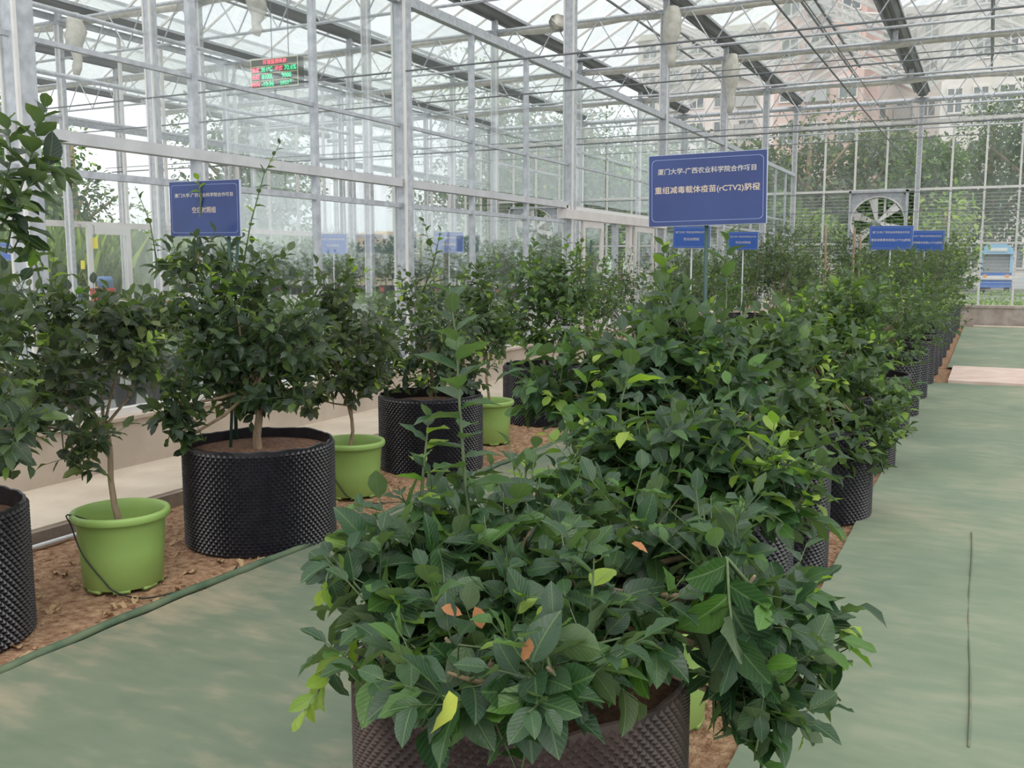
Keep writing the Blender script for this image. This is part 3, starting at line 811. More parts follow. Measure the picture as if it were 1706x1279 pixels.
# --- far end wall
wb = empty('wall_far', (XP, YF, 0), 'glazed end wall with white mullions and horizontal rails', None, None, 'structure')
xs = [GX[2] + BAY/4*k for k in range(0, 4*6+1)]
q = MB(); q.box((-.03, -.03, 0), (.03, .03, 5.9)); mm = q.mesh('mullion', M['alu'])
pc = {}
rows = ((.25, 2.16), (2.22, 3.79), (3.86, 5.80), (5.88, 6.62))
fan_boxes = []
FANS = [(atY(1415, 360, YF)[0], atY(1512, 360, YF)[0]), (atY(852, 380, YF)[0], atY(935, 380, YF)[0])]
for x in xs:
    link('mullion', mm, wb, Matrix.Translation((x, YF, 0)))
    for (za, zb) in rows:
        if any(f0-.3 < x+BAY/8 < f1+.2 for f0, f1 in FANS) and za in (.25, 2.22): continue
        if (za, zb) not in pc:
            q = MB(); q.box((.035, -.003, za), (BAY/4-.035, .003, zb)); pc[(za, zb)] = q.mesh('pane', M['glass_far'])
        link('pane', pc[(za, zb)], wb, Matrix.Translation((x, YF, 0)))
for z, h in ((.22, .08), (2.19, .06), (3.825, .07), (5.84, .09)):
    q = MB(); q.box((xs[0], YF-.035, z-h/2), (xs[-1], YF+.035, z+h/2)); q.obj('rail', M['alu'], wb)
q = MB()
for z in np.arange(.5, 3.75, .105): q.box((xs[0], YF-.10, z-.006), (xs[-1], YF-.095, z+.006))
q.obj('insect_net_wires', M['steel'], wb, kind='stuff')
for i in range(2, len(GX)-1):   # gable glass
    xa, xb = GX[i], GX[i+1]; xr = (xa+xb)/2
    q = MB(); q.add([(xa+.2, YF, 6.64), (xb-.2, YF, 6.64), (xr, YF, ZR), (xa+.2, YF+.006, 6.64), (xb-.2, YF+.006, 6.64), (xr, YF+.006, ZR)], [(0,1,2),(5,4,3),(0,3,4,1),(1,4,5,2),(2,5,3,0)])
    q.obj('pane', M['glass_far'], wb)

def fan(x0, x1, z0, z1, label):
    cx, cz = (x0+x1)/2, (z0+z1)/2; R = min(x1-x0, z1-z0)/2*.93; y = YF-.12
    root = empty('exhaust_fan', (cx, YF, z0), label, 'fan')
    m = MB()
    for a, b in (((x0,z0),(x1,z0+.06)), ((x0,z1-.06),(x1,z1)), ((x0,z0),(x0+.06,z1)), ((x1-.06,z0),(x1,z1))):
        m.box((a[0], y-.12, a[1]), (b[0], y+.25, b[1]))
    m.obj('frame', M['steel'], root)
    # corner shroud with round opening
    m = MB(); n = 32; vs = []; fs = []
    hx, hz = (x1-x0)/2-.05, (z1-z0)/2-.05
    for j in range(n):
        a = 2*math.pi*j/n; c, s = math.cos(a), math.sin(a); t = 1/max(abs(c)/hx, abs(s)/hz)
        vs += [(cx+R*c, y, cz+R*s), (cx+max(t, R)*c, y, cz+max(t, R)*s)]
    for j in range(n):
        a = 2*j; b = 2*((j+1) % n); fs.append((a, a+1, b+1, b))
    m.add(vs, fs); m.lathe([], 3)
    m2 = MB(); m2.tube([(cx+R*math.cos(a), y, cz+R*math.sin(a)) for a in np.linspace(0, 2*math.pi, 33)], .03, 6, False)
    m.obj('shroud', M['steel'], root); m2.obj('ring', M['alu'], root, True)
    q = MB(); q.lathe([(0,-.12),(.08,-.12),(.10,-.06),(.10,.1),(0,.12)], 12)
    hub = link('hub', q.mesh('hub', M['steel'], True), root, Matrix.Translation((cx, y, cz)) @ Matrix.Rotation(math.pi/2, 4, 'X'))
    q = MB(); q.add([(.08,0,-.03),(R*.92,-.06,-.16),(R*.94,.06,.12),(.08,.02,.05),(.08,.01,-.03),(R*.92,-.05,-.16),(R*.94,.07,.12),(.08,.03,.05)], [(0,1,2,3),(7,6,5,4),(0,4,5,1),(1,5,6,2),(2,6,7,3)])
    bm = q.mesh('blade', M['alu'])
    for k in range(6): link('blade', bm, root, Matrix.Translation((cx, y, cz)) @ Matrix.Rotation(k*math.pi/3+.3, 4, 'Y'))
fan(FANS[0][0], FANS[0][1], atY(1460, 402, YF)[2]-.4, atY(1460, 318, YF)[2], 'large square exhaust fan in the end wall, above the twin blue signs')
fan(FANS[1][0], FANS[1][1], atY(890, 420, YF)[2], atY(890, 345, YF)[2], 'large square exhaust fan in the end wall, left of the partition door')

# --- left outer side wall with door
XS = GX[2]-.25
ws = empty('wall_outer_left', (XS, 0, 0), 'dusty glazed side wall beyond the left compartments', None, None, 'structure')
q = MB(); q.box((-.03, -.03, 0), (.03, .03, 6.5)); sm_ = q.mesh('mullion', M['alu'])
q = MB(); q.box((-.003, .04, .5), (.003, 1.15-.04, 6.4)); sp_ = q.mesh('pane', M['film'])
zrail = atX(500, 389, XS)[2]; zr2 = atX(500, 262, XS)[2]
ydoor = sorted([atX(142, 400, XS)[1], atX(214, 400, XS)[1]])
for y in np.arange(ydoor[1], YF, 1.17):
    link('mullion', sm_, ws, Matrix.Translation((XS, y, 0))); link('pane', sp_, ws, Matrix.Translation((XS, y, 0)))
for z, h, m_ in ((.5, .1, 'alu'), (zrail, .12, 'paleframe'), (zr2, .12, 'steel'), (6.45, .12, 'steel')):
    q = MB(); q.box((XS-.04, 8, z-h/2), (XS+.05, YF, z+h/2)); q.obj('rail', M[m_], ws)
d2 = empty('door_2', (XS, ydoor[0], 0), 'white framed glass door in the outer side wall behind the left plants', None, None, 'structure')
ya, yb = ydoor; x = XS+.05
for (a, b, c, d) in ((ya, ya+.12, 0, zrail), (yb-.12, yb, 0, zrail), (ya+.12, yb-.12, zrail-.2, zrail), (ya+.12, yb-.12, 0, .9)):
    q = MB(); q.box((x-.03, a, c), (x+.03, b, d)); q.obj('frame', M['white'], d2)
q = MB(); q.box((x-.003, ya+.12, .9), (x+.003, yb-.12, zrail-.2)); q.obj('pane', M['glass'], d2)
for y in np.arange(2, ydoor[0]-.5, 1.17): link('mullion', sm_, ws, Matrix.Translation((XS, y, 0)))

# ================================================================== OUTSIDE
boxobj('ground', (-60, YF+.1, -.35), (80, 48, -.02), M['grass'], kind='structure', label='lawn outside the end wall')
boxobj('road', (-60, 48, -.35), (80, 150, -.02), M['road'], kind='structure', label='asphalt road outside beyond the lawn')
boxobj('ground', (-140, -12, -.4), (-60, 150, -.05), M['grass'], kind='structure', label='grass field far to the left')
q = MB(); rs = random.Random(3); nx, ny = 40, 8
vs = []; fs = []
hp = [( -160 + 200*i/nx) for i in range(nx+1)]
for j in range(ny+1):
    for i, x in enumerate(hp):
        env = max(0, 1 - abs(x + 62)/62) ** .7
        vs.append((x, 150 + j*8, -1 + (24*env + 3*math.sin(x*.2) + 2*math.sin(x*.53+j)) * math.sin(math.pi*.5*min(1, j/4)) + rs.uniform(-.5,.5)))
for j in range(ny):
    for i in range(nx):
        a = j*(nx+1)+i; fs.append((a, a+1, a+nx+2, a+nx+1))
q.add(vs, fs); q.obj('hill', M['hill'], None, True, kind='structure', label='hazy wooded hill on the skyline')

def building(x0, x1, y, d, z, m, label, storeys, cols, bal=False):
    root = empty('apartment_building', ((x0+x1)/2, y, 0), label, 'building')
    boxobj('wall', (x0, y, -.1), (x1, y+d, z), M[m], root)
    boxobj('roof', (x0-.4, y-.4, z), (x1+.4, y+d+.4, z+.6), M['b_white'], root)
    fh = z/storeys; cw = (x1-x0)/cols
    q = MB(); q.box((-cw*.30, -.06, 0), (cw*.30, .1, fh*.5)); wm = q.mesh('window', M['b_glass'])
    q = MB()
    for a, b in (((-cw*.32, 0), (cw*.32, .12)), ((-cw*.32, fh*.5-.1), (cw*.32, fh*.5+.05)), ((-cw*.32, 0), (-cw*.27, fh*.5)), ((cw*.27, 0), (cw*.32, fh*.5)), ((-.06, 0), (.06, fh*.5))): q.box((a[0], -.12, a[1]), (b[0], 0, b[1]))
    fm = q.mesh('window_frame', M['b_white'])
    q = MB(); q.box((-cw*.4, -1.1, -.2), (cw*.4, 0, 0)); q.box((-cw*.4, -1.1, 0), (cw*.4, -1.0, fh*.3)); q.box((-cw*.4, -1.1, 0), (-cw*.4+.1, 0, fh*.3)); q.box((cw*.4-.1, -1.1, 0), (cw*.4, 0, fh*.3)); bm = q.mesh('balcony', M['b_grey'])
    for s in range(storeys):
        for c in range(cols):
            mw = Matrix.Translation((x0+cw*(c+.5), y, fh*(s+.32)))
            w = link('window', wm, root, mw); link('window_frame', fm, w, mw)
            if bal and (c % 3 == 1): link('balcony', bm, root, mw)
    return root
def bx(px1, px2, Y): return atY(px1, 300, Y)[0], atY(px2, 300, Y)[0]
x0, x1 = bx(1285, 1432, 82); building(x0, x1, 82, 12, 27, 'b_pink', 'pink high apartment block beyond the end wall', 8, 3, True)
x0, x1 = bx(1440, 1560, 97); building(x0, x1, 97, 12, 24, 'b_white', 'cream apartment block between the pink block and the right tower', 7, 3, True)
x0, x1 = bx(1562, 1830, 76); building(x0, x1, 76, 14, 29, 'b_white', 'cream apartment block at the far right, partly behind trees', 8, 6)
x0, x1 = bx(1060, 1262, 105); building(x0, x1, 105, 14, 26, 'b_pale', 'pinkish tall block behind the partition columns', 9, 5, True)

def tree(x, y, h, r, col, label, n=2200, ls=.34, z0f=.3, seed=0, group=None, young=0.):
    rs = random.Random(seed+100)
    root = empty('leafy_tree', (x, y, 0), label, 'tree', group)
    m = MB(); m.tube([(x, y, -.1), (x+.1, y, h*.3), (x-.1, y, h*.6), (x, y, h*.85)], [h*.03, h*.025, h*.018, h*.005], 8)
    for k in range(5):
        a = k*1.26+seed; m.tube([(x, y, h*(.3+.06*k)), (x+r*.6*math.cos(a), y+r*.6*math.sin(a), h*(.5+.07*k))], [h*.012, h*.004], 5)
    m.obj('trunk', M['bark'], root, True)
    bl = []
    for k in range(11):
        a = rs.uniform(0, 6.28); e = rs.uniform(0, 1)
        bl.append((x+r*.6*math.cos(a)*(1-.4*e), y+r*.6*math.sin(a)*(1-.4*e), h*z0f+(h*(1-z0f))*(.15+.7*e), r*rs.uniform(.38,.6)))
    it = []
    for _ in range(n):
        b = bl[rs.randrange(11)]; d = unit([rs.gauss(0,1) for _ in range(3)]); p = np.array(b[:3]) + d*b[3]*rs.uniform(.6,1.05)*np.array([1,1,.8])
        it.append((p, unit(d+np.array([rs.gauss(0,.6), rs.gauss(0,.6), -.2+rs.gauss(0,.5)])), d+np.array([0,0,.8]), ls*rs.uniform(.6,1.3), rs.random() < young))
    o = link('crown', joined_leaves('crown', it, T_LO, [M['leaf_far'], M['leaf_young']], (x,y,0)), root, Matrix.Translation((x,y,0)))
    o.color = (*col, 1); o['kind'] = 'stuff'
TR = [(840, 45, 13, 5, 0), (905, 42, 10.5, 4, 1), (985, 58, 13, 6, 0), (1030, 44, 7.5, 3.2, 2), (1110, 47, 8, 4, 0), (1190, 44, 7.2, 3.4, 1), (1255, 50, 8, 4, 0), (1345, 46, 8.8, 3.6, 3), (1420, 50, 8.6, 3.6, 3), (1505, 45, 6.8, 2.8, 1), (1556, 62, 8.6, 3.4, 0), (1645, 66, 11.5, 4.4, 1), (1735, 62, 11.5, 4.8, 0), (780, 50, 9, 5, 1), (1480, 62, 9, 5, 0), (1290, 38, 4.2, 1.5, 2)]
tc = [(.038,.075,.032), (.060,.110,.040), (.10,.19,.05), (.075,.10,.062)]
tl = ['dense dark green tree', 'mid green bushy tree', 'bright green rounded tree', 'grey green airy tree']
wh = ['behind the left end of the end wall', 'behind the left exhaust fan', 'standing tallest behind the partition column', 'low and round behind the door frame', 'just left of the big sign, outside', 'behind the top of the big sign', 'right of the big sign, outside', 'in front of the pink block', 'in front of the cream block', 'above the right exhaust fan', 'below the windows of the right tower', 'left of the far right mullions', 'at the right edge, outside', 'beyond the far corner of the side wall', 'far back between the blocks', 'small, close to the glass, right of the big sign']
for i, (px_, Y, h, r, c) in enumerate(TR):
    x = atY(px_, 400, Y)[0]
    tree(x, Y, h, r, tc[c], tl[c] + ' ' + wh[i], 4600, .27, .12, i)
for i, (px_, Y, h, r, w) in enumerate(((1355, 35.5, 3.6, 1.3, 'left of the right exhaust fan'), (1575, 36, 4.0, 1.9, 'right of the right exhaust fan'), (1752, 36.5, 3.4, 1.1, 'at the right edge'))):
    tree(atY(px_, 400, Y)[0], Y, h, r, (.17,.23,.06), 'yellowish flowering shrub close outside the glass ' + w, 900, .24, .2, 50+i, None, .3)
# left side vegetation beyond the side wall
for i in range(9):
    Y = 8 + i*5.2; x = -35.5 - (i % 3)*3
    tree(x, Y, 8.5+(i*37 % 4), 4.2, tc[(i*2+1) % 3], '%s beyond the left side wall, %s from the camera' % (tl[(i*2+1) % 3], ('nearest', 'second', 'third', 'fourth', 'fifth', 'sixth', 'seventh', 'eighth', 'ninth')[i]), 2400, .34, .1, 70+i)
it = []; rs = random.Random(9)
for _ in range(9000):
    x = rs.uniform(-33, -25.5); y = rs.uniform(6, 45)
    it.append(((x, y, 0), unit([rs.gauss(0,.18), rs.gauss(0,.18), 1]), (rs.gauss(0,1), rs.gauss(0,1), .1), rs.uniform(1.8, 3.4), False))
nar = [leaf_template(3, 3, .3, .3, .2, .06, k) for k in range(4)]
o = link('tall_reeds', joined_leaves('tall_reeds', it, nar, [M['leaf_far']]), None); o.color = (.20,.27,.075,1)
tag(o, 'tall yellow green reeds growing beyond the left side wall', 'reeds', None, 'stuff')
x = -22.0; y0 = atX(655, 430, -22.)[1]
m = MB(); n = 12
pts = [(y0 + 2.4*math.cos(math.pi*j/n), 2.9*math.sin(math.pi*j/n)**.8) for j in range(n+1)]
vs = [(x-1.2, a, b) for a, b in pts] + [(x+.8, a, b) for a, b in pts]
m.add(vs, [(j, j+1, n+2+j, n+1+j) for j in range(n)] + [tuple(range(n+1)), tuple(range(2*n+1, n, -1))])
tag(m.obj('straw_stack', M['straw'], None), 'rounded orange straw stack seen through the side wall', 'straw stack')
# hedge and vehicles
it = []
for _ in range(5200):
    x = rs.uniform(-3.5, 9); y = rs.uniform(35.0, 36.6); z = rs.uniform(.0, .62)
    it.append(((x, y, z + .06*math.sin(x*3)), unit([rs.gauss(0,1), rs.gauss(0,1)-.3, rs.gauss(.6,.5)]), (0, -.5, 1), rs.uniform(.07,.14), rs.random() < .75))
o = link('hedge', joined_leaves('hedge', it, T_LO, [M['leaf_far'], M['leaf_young']]), None); o.color = (.16,.28,.03,1)
tag(o, 'low clipped yellow green hedge outside at the right', 'hedge', None, 'stuff')

def truck(px_l, px_r, Y):
    x0 = atY(px_l, 440, Y)[0]; x1 = atY(px_r, 440, Y)[0]; W = x1-x0
    root = empty('blue_truck', ((x0+x1)/2, Y, 0), 'blue truck with a rounded pale blue roof parked outside at the right', 'truck')
    H = atY(1640, 404, Y)[2]
    def bev(a, b, m, name, par=root, r=.08):
        (ax, ay, az), (bx_, by, bz) = a, b
        q = MB(); q.add([(ax,ay,az),(bx_,ay,az),(bx_,by,az),(ax,by,az),(ax+r,ay+r*1.5,bz),(bx_-r,ay+r*1.5,bz),(bx_-r,by-r,bz),(ax+r,by-r,bz)], [(0,3,2,1),(4,5,6,7),(0,1,5,4),(1,2,6,5),(2,3,7,6),(3,0,4,7)])
        return q.obj(name, M[m], par)
    bev((x0, Y, .55), (x1, Y+2.2, H*.42), 'truck_blue', 'cab_lower', r=.03)
    bev((x0+.03, Y+.04, H*.42), (x1-.03, Y+2.1, H*.78), 'b_glass', 'windscreen', r=.16)
    for s in (x0+.02, x1-.16): bev((s, Y+.02, H*.42), (s+.14, Y+2.1, H*.80), 'truck_sky', 'pillar', r=.01)
    m = MB(); n = 10; vs = []
    for yy in (Y-.1, Y+2.4):
        for j in range(n+1):
            a = math.pi*j/n; vs.append(((x0+x1)/2 - W*.52*math.cos(a), yy, H*.78 + H*.22*math.sin(a)))
    m.add(vs, [(j, j+1, n+2+j, n+1+j) for j in range(n)] + [tuple(range(n, -1, -1)), tuple(range(n+1, 2*n+2))] + [(0, n+1, 2*n+1, n)])
    m.obj('roof_dome', M['truck_sky'], root)
    bev((x0+W*.25, Y-.14, H*.83), (x0+W*.8, Y-.08, H*.89), 'white', 'roof_plate', r=.005)
    bev((x0-.02, Y-.06, .75), (x1+.02, Y+.05, .95), 'white', 'bumper_stripe', r=.01)
    bev((x0, Y-.05, .35), (x1, Y+.1, .7), 'truck_blue', 'bumper', r=.02)
    for s in (x0+W*.12, x1-W*.22): bev((s, Y-.06, H*.33), (s+W*.12, Y, H*.39), 'orange', 'indicator', r=.01)
    for xx in (x0+.2, x1-.2):
        for yy in (Y+.6, Y+3.6):
            q = MB(); q.lathe([(0,-.12),(.3,-.12),(.42,-.08),(.42,.08),(.3,.12),(0,.12)], 16)
            link('wheel', q.mesh('wheel', M['tyre'], True), root, Matrix.Translation((xx, yy, .42)) @ Matrix.Rotation(math.pi/2, 4, 'Y'))
    bev((x0+.05, Y+2.3, .8), (x1-.05, Y+5.5, H*.7), 'truck_blue', 'cargo_box', r=.03)
truck(1632, 1688, 55)
def car(px_l, Y):
    x0 = atY(px_l, 440, Y)[0]; root = empty('silver_car', (x0+2, Y, 0), 'silver car parked outside at the right edge beside the truck', 'car')
    prof = [(0,.35),(0,.75),(.25,.92),(1.0,1.0),(1.6,1.42),(2.9,1.45),(3.7,1.02),(4.2,.95),(4.3,.4)]
    m = MB(); n = len(prof); vs = [(x0+a, Y, b) for a, b in prof] + [(x0+a, Y+1.7, b) for a, b in prof]
    m.add(vs, [(j, (j+1) % n, n+(j+1) % n, n+j) for j in range(n)] + [tuple(range(n-1,-1,-1)), tuple(range(n, 2*n))]); m.obj('body', M['carwhite'], root)
    for a, b, c, d in ((1.1,1.02,1.65,1.38),(1.7,1.02,2.85,1.38)):
        boxobj('side_window', (x0+a+.1, Y-.02, b), (x0+c, Y+.02, d), M['b_glass'], root)
    for a in (.8, 3.5):
        q = MB(); q.lathe([(0,-.1),(.22,-.1),(.32,-.06),(.32,.06),(.22,.1),(0,.1)], 16)
        link('wheel', q.mesh('wheel', M['tyre'], True), root, Matrix.Translation((x0+a, Y+.05, .32)) @ Matrix.Rotation(math.pi/2, 4, 'X'))
car(1692, 53)

# ================================================================== NEIGHBOUR COMPARTMENT
def bench(x0, x1, y0, y1, z, label):
    root = empty('plant_bench', ((x0+x1)/2, (y0+y1)/2, 0), label, 'bench')
    m = MB(); m.box((x0, y0, z-.05), (x1, y1, z)); m.obj('bench_top', M['b_grey'], root)
    m = MB()
    for a, b in (((x0-.03, y0-.03), (x1+.03, y0)), ((x0-.03, y1), (x1+.03, y1+.03)), ((x0-.03, y0), (x0, y1)), ((x1, y0), (x1+.03, y1))): m.box((a[0], a[1], z-.10), (b[0], b[1], z+.05))
    m.obj('rim', M['white'], root)
    for xx in np.arange(x0+.3, x1, 1.8):
        for yy in (y0+.15, y1-.15): boxobj('leg', (xx-.025, yy-.025, 0), (xx+.025, yy+.025, z-.05), M['steel'], root)
    return root
BY = 15.2; BZ = .92
bench(-16.0, -6.6, BY, BY+1.5, BZ, 'long plant bench with a white rim beyond the partition')
bench(-9.3, -6.2, 1.5, 14.0, .38, 'low seedling bench right behind the glazed partition')
m = MB(); m.lathe([(0,.0),(.075,0),(.085,.08),(.098,.17),(.105,.175),(.105,.19),(.095,.19),(.09,.16)], 14); sp_pot = m.mesh('pot', M['bluebin']); sp_pot2 = m.mesh('pot', M['black']); sp_pot3 = m.mesh('pot', M['orange'])
m = MB(); m.lathe([(0,.165),(.092,.16)], 14); sp_soil = m.mesh('soil', M['potsoil'])
m = MB(); m.box((-.035, -.112, .10), (.035, -.104, .17)); tag_m = m.mesh('name_tag', M['red'])
SEED = []
for k in range(5):
    rs = random.Random(k+40); it = []
    for _ in range(22 if k < 3 else 34):
        hgt = rs.uniform(.1, .55 if k < 3 else .8); rr = .05 + .14*hgt
        a = rs.uniform(0, 6.28); p0 = np.array([rr*math.cos(a), rr*math.sin(a), .17+hgt*.75])
        it += shoot_leaves(p0, [math.cos(a)*.5, math.sin(a)*.5, 1], .14, 5, .075 if k < 3 else .10, rs, .1 if rs.random() < .3 else 0, droop=.1)
    SEED.append(joined_leaves('foliage', it, T_LO, [M['leaf'], M['leaf_young']]))
m = MB(); m.tube([(0,0,.15),(.01,0,.35),(0,.01,.55)], [.006,.005,.003], 5); st_m = m.mesh('stem', M['greenstem'])
def seedling(x, y, z, k, s, group, label, col, pots=0, tagged=False):
    r = empty('potted_seedling', (x, y, z), label, 'seedling', group)
    r.scale = (1, 1, 1)
    mw = Matrix.Translation((x, y, z)) @ Matrix.Rotation(RNG.uniform(0, 6), 4, 'Z') @ Matrix.Scale(s, 4)
    p = link('pot', (sp_pot, sp_pot2, sp_pot3)[pots], r, mw); o2 = bpy.data.objects.new('soil', sp_soil); C.objects.link(o2); o2.parent = p
    link('stem', st_m, r, mw)
    f = link('foliage', SEED[k], r, mw); f['kind'] = 'stuff'; f.color = (*col, 1)
    if tagged: link('name_tag', tag_m, r, Matrix.Translation((x, y, z)) @ Matrix.Scale(s, 4))
def ordinal(n):
    a = ['', 'first', 'second', 'third', 'fourth', 'fifth', 'sixth', 'seventh', 'eighth', 'ninth', 'tenth', 'eleventh', 'twelfth', 'thirteenth', 'fourteenth', 'fifteenth', 'sixteenth', 'seventeenth', 'eighteenth', 'nineteenth', 'twentieth']
    if n <= 20: return a[n]
    return {2: 'twenty', 3: 'thirty', 4: 'forty'}[n // 10] + '-' + a[n % 10] if n % 10 else {3: 'thirtieth', 4: 'fortieth'}[n // 10]
for i in range(30):
    x = -15.7 + i*.31; 
    for j in range(2):
        seedling(x + RNG.uniform(-.04,.04), BY+.3+j*.75, BZ, RNG.randrange(3, 5), RNG.uniform(1.1, 1.35), 'seedlings on the long bench', 'citrus seedling in the %s row of the long bench, %s from its left end' % (('front', 'back')[j], ordinal(i+1)), (.075,.14,.05), 1, j == 0 and i % 4 == 1)
for i in range(28):
    for j in range(5):
        seedling(-6.5 - j*.56 + RNG.uniform(-.05,.05), 1.8 + i*.43 + RNG.uniform(-.05,.05), .38, RNG.randrange(0, 3), RNG.uniform(.95, 1.25), 'seedlings on the low bench', 'small potted seedling on the low bench, %s row from the glass, %s from the camera' % (ordinal(j+1), ordinal(i+1)), (.075,.15,.06), 1, (i*3+j) % 13 == 0)
for k, (px_, py_, kk) in enumerate(((238, 545, 12.0), (300, 533, 12.0), (172, 512, 12.0))):
    p = P(px_, py_, kk)
    q = MB(); q.lathe([(0,0),(.12,0),(.15,.22),(.16,.24),(.14,.24)], 16)
    root = empty('red_tub', (p[0], p[1], 0), 'round red plastic tub on a crate beyond the left plants, %s of three' % ('middle', 'right', 'left')[k], 'tub')
    link('tub', q.mesh('tub', M['red'], True), root, Matrix.Translation((p[0], p[1], p[2])))
    boxobj('crate', (p[0]-.18, p[1]-.18, 0), (p[0]+.18, p[1]+.18, p[2]), M['b_grey'], root)
# sticky traps and blue bins by the side door
for k, (px_, py_, w, h, mm_, lab) in enumerate(((158, 405, 13, 18, 'yellow', 'yellow sticky insect trap hanging before the side door, upper one'), (138, 441, 8, 14, 'yellow', 'yellow sticky insect trap left of the side door, lower one'))):
    Y = atX(px_, py_, XS+.12)[1]; c = atX(px_, py_, XS+.12); kk = proj(c)[2]
    root = empty('sticky_trap', tuple(c), lab, 'insect trap')
    boxobj('card', (c[0]-w*kk/FPX/2, c[1]-.01, c[2]-h*kk/FPX/2), (c[0]+w*kk/FPX/2, c[1]+.01, c[2]+h*kk/FPX/2), M[mm_], root)
    m = MB(); m.tube([(c[0], c[1], c[2]+h*kk/FPX/2), (c[0], c[1], zrail-.02), (XS+.04, c[1], zrail)], .008, 4); m.obj('string', M['wire'], root)
for k, (px_, w, h, mm_, lab) in enumerate(((175, 24, 62, 'bluebin', 'tall blue bin standing beyond the side door'), (120, 26, 50, 'bluebin', 'blue bin left of the side door'), (157, 11, 46, 'orange', 'narrow orange barrel beside the blue bin'))):
    c = atX(px_, 470, XS-2.5); kk = proj((c[0], c[1], 0))[2]; W = w*kk/FPX/2; H = .35 + h*kk/FPX
    m = MB(); m.lathe([(0,0),(W*.85,0),(W,H*.9),(W*1.06,H*.9),(W*1.06,H*.95),(W*.8,H),(0,H)], 16, (c[0], c[1], 0))
    tag(m.obj('storage_bin', M[mm_], None, True), lab, 'bin')

# ================================================================== POTTED TREES
DK = (.038, .066, .032); MD = (.054, .098, .036); LT = (.076, .135, .045); BR = (.050, .066, .036); GY = (.050, .080, .046)
# left row, near to far
plant('tall leafy citrus tree in a black dimpled pot cut by the left edge', -3.98, 2.40, 'black', [(-40, 560, 90, 120, .1), (20, 700, 70, 60, -.2), (-60, 720, 100, 90, 0), (-60, 300, 60, 100, 0), (20, 740, 60, 30, .0)], 46, .085, DK, .5,
      spikes=[([(10, 420, 0), (30, 330, 0), (55, 250, 0), (75, 175, 0)], .125, .0, 26), ([(40, 300, 0), (80, 275, 0), (110, 290, .05)], .125, 0, 11), ([(0, 330, 0), (20, 260, 0), (10, 200, 0)], .12, 0, 12), ([(0, 380, 0), (30, 330, -.05), (60, 300, -.05)], .13, 0, 9), ([(20, 420, 0), (40, 380, 0), (60, 430, 0)], .12, .2, 8), ([(20, 360, 0), (40, 340, -.1), (50, 345, -.1)], .09, 0, 6)], indiv=140, seed=1, young=.04)
plant('lean citrus tree with a long bare trunk in the leftmost green pot', -3.83, 3.30, 'green', [(60, 520, 80, 60, 0), (165, 540, 90, 60, 0), (230, 580, 60, 60, 0), (95, 630, 90, 60, -.2), (40, 690, 60, 60, -.3), (130, 730, 60, 45, -.2), (60, 610, 80, 50, .2), (215, 530, 60, 40, .2)], 130, .068, BR, .52, (-.11, .02),
      spikes=[([(82, 500, 0), (85, 460, 0), (90, 425, 0)], .07, .35, 9), ([(215, 520, 0), (232, 505, 0)], .06, 1, 4), ([(120, 520, 0), (130, 480, 0)], .06, .3, 6), ([(60, 440, 0), (55, 400, 0)], .08, .4, 5), ([(110, 760, -.2), (135, 780, -.2), (180, 790, -.2)], .07, 0, 8)], indiv=240, seed=2, young=.05, trunk_r=.016)
plant('broad dark citrus tree in the large black dimpled pot beside the left blue sign', -3.76, 4.25, 'black2', [(400, 540, 90, 80, 0), (320, 520, 60, 70, .1), (480, 560, 80, 70, 0), (300, 660, 55, 60, -.2), (400, 640, 70, 50, .1), (470, 640, 70, 50, 0), (330, 430, 70, 45, .3), (420, 470, 60, 50, .2), (310, 720, 30, 40, -.2), (360, 600, 60, 60, 0)], 190, .072, DK, .40, (.0, .0),
      spikes=[([(400, 470, .1), (418, 370, .1), (440, 290, .1), (468, 235, .1)], .06, .25, 22), ([(262, 440, .1), (250, 370, .1), (225, 310, .1)], .06, .8, 9), ([(350, 500, 0), (352, 440, 0)], .09, .4, 7), ([(400, 520, -.1), (410, 460, -.1)], .09, .3, 7), ([(335, 330, .2), (330, 296, .2)], .06, .9, 5), ([(290, 700, -.2), (278, 740, -.2)], .06, 0, 6)], indiv=270, seed=3, young=.05, trunk_r=.024)
plant('small round citrus tree with a thin trunk in the second green pot', -3.91, 5.35, 'green', [(565, 480, 60, 40, 0), (600, 560, 60, 60, 0), (530, 570, 60, 60, .1), (570, 630, 60, 50, 0), (510, 650, 40, 40, -.1), (620, 620, 40, 40, 0)], 110, .068, BR, .36,
      spikes=[([(590, 480, 0), (585, 440, 0)], .085, .5, 7), ([(545, 490, 0), (535, 450, 0)], .08, .3, 6)], indiv=200, seed=4, young=.08)
plant('citrus tree with tall upright shoots in the black pot right of the second green pot', -3.9, 6.40, 'black', [(690, 570, 70, 70, 0), (750, 540, 60, 60, 0), (650, 620, 50, 40, 0), (730, 620, 60, 40, 0), (770, 600, 50, 60, .2), (690, 500, 50, 40, .2)], 120, .065, GY, .42,
      spikes=[([(725, 500, 0), (722, 430, 0), (705, 365, 0)], .075, .15, 16), ([(700, 520, 0), (690, 470, 0), (665, 440, 0)], .06, 0, 8), ([(760, 500, 0), (775, 450, 0)], .075, .4, 8), ([(722, 440, 0), (735, 380, 0)], .07, .3, 7)], indiv=150, seed=5, young=.06)
plant('slender citrus tree in the third green pot, half hidden', -3.97, 7.50, 'green', [(800, 540, 45, 50, 0), (830, 560, 40, 40, 0), (800, 480, 40, 40, 0)], 70, .065, MD, .42,
      spikes=[([(815, 490, 0), (830, 430, 0)], .085, .5, 10)], seed=6, young=.15)
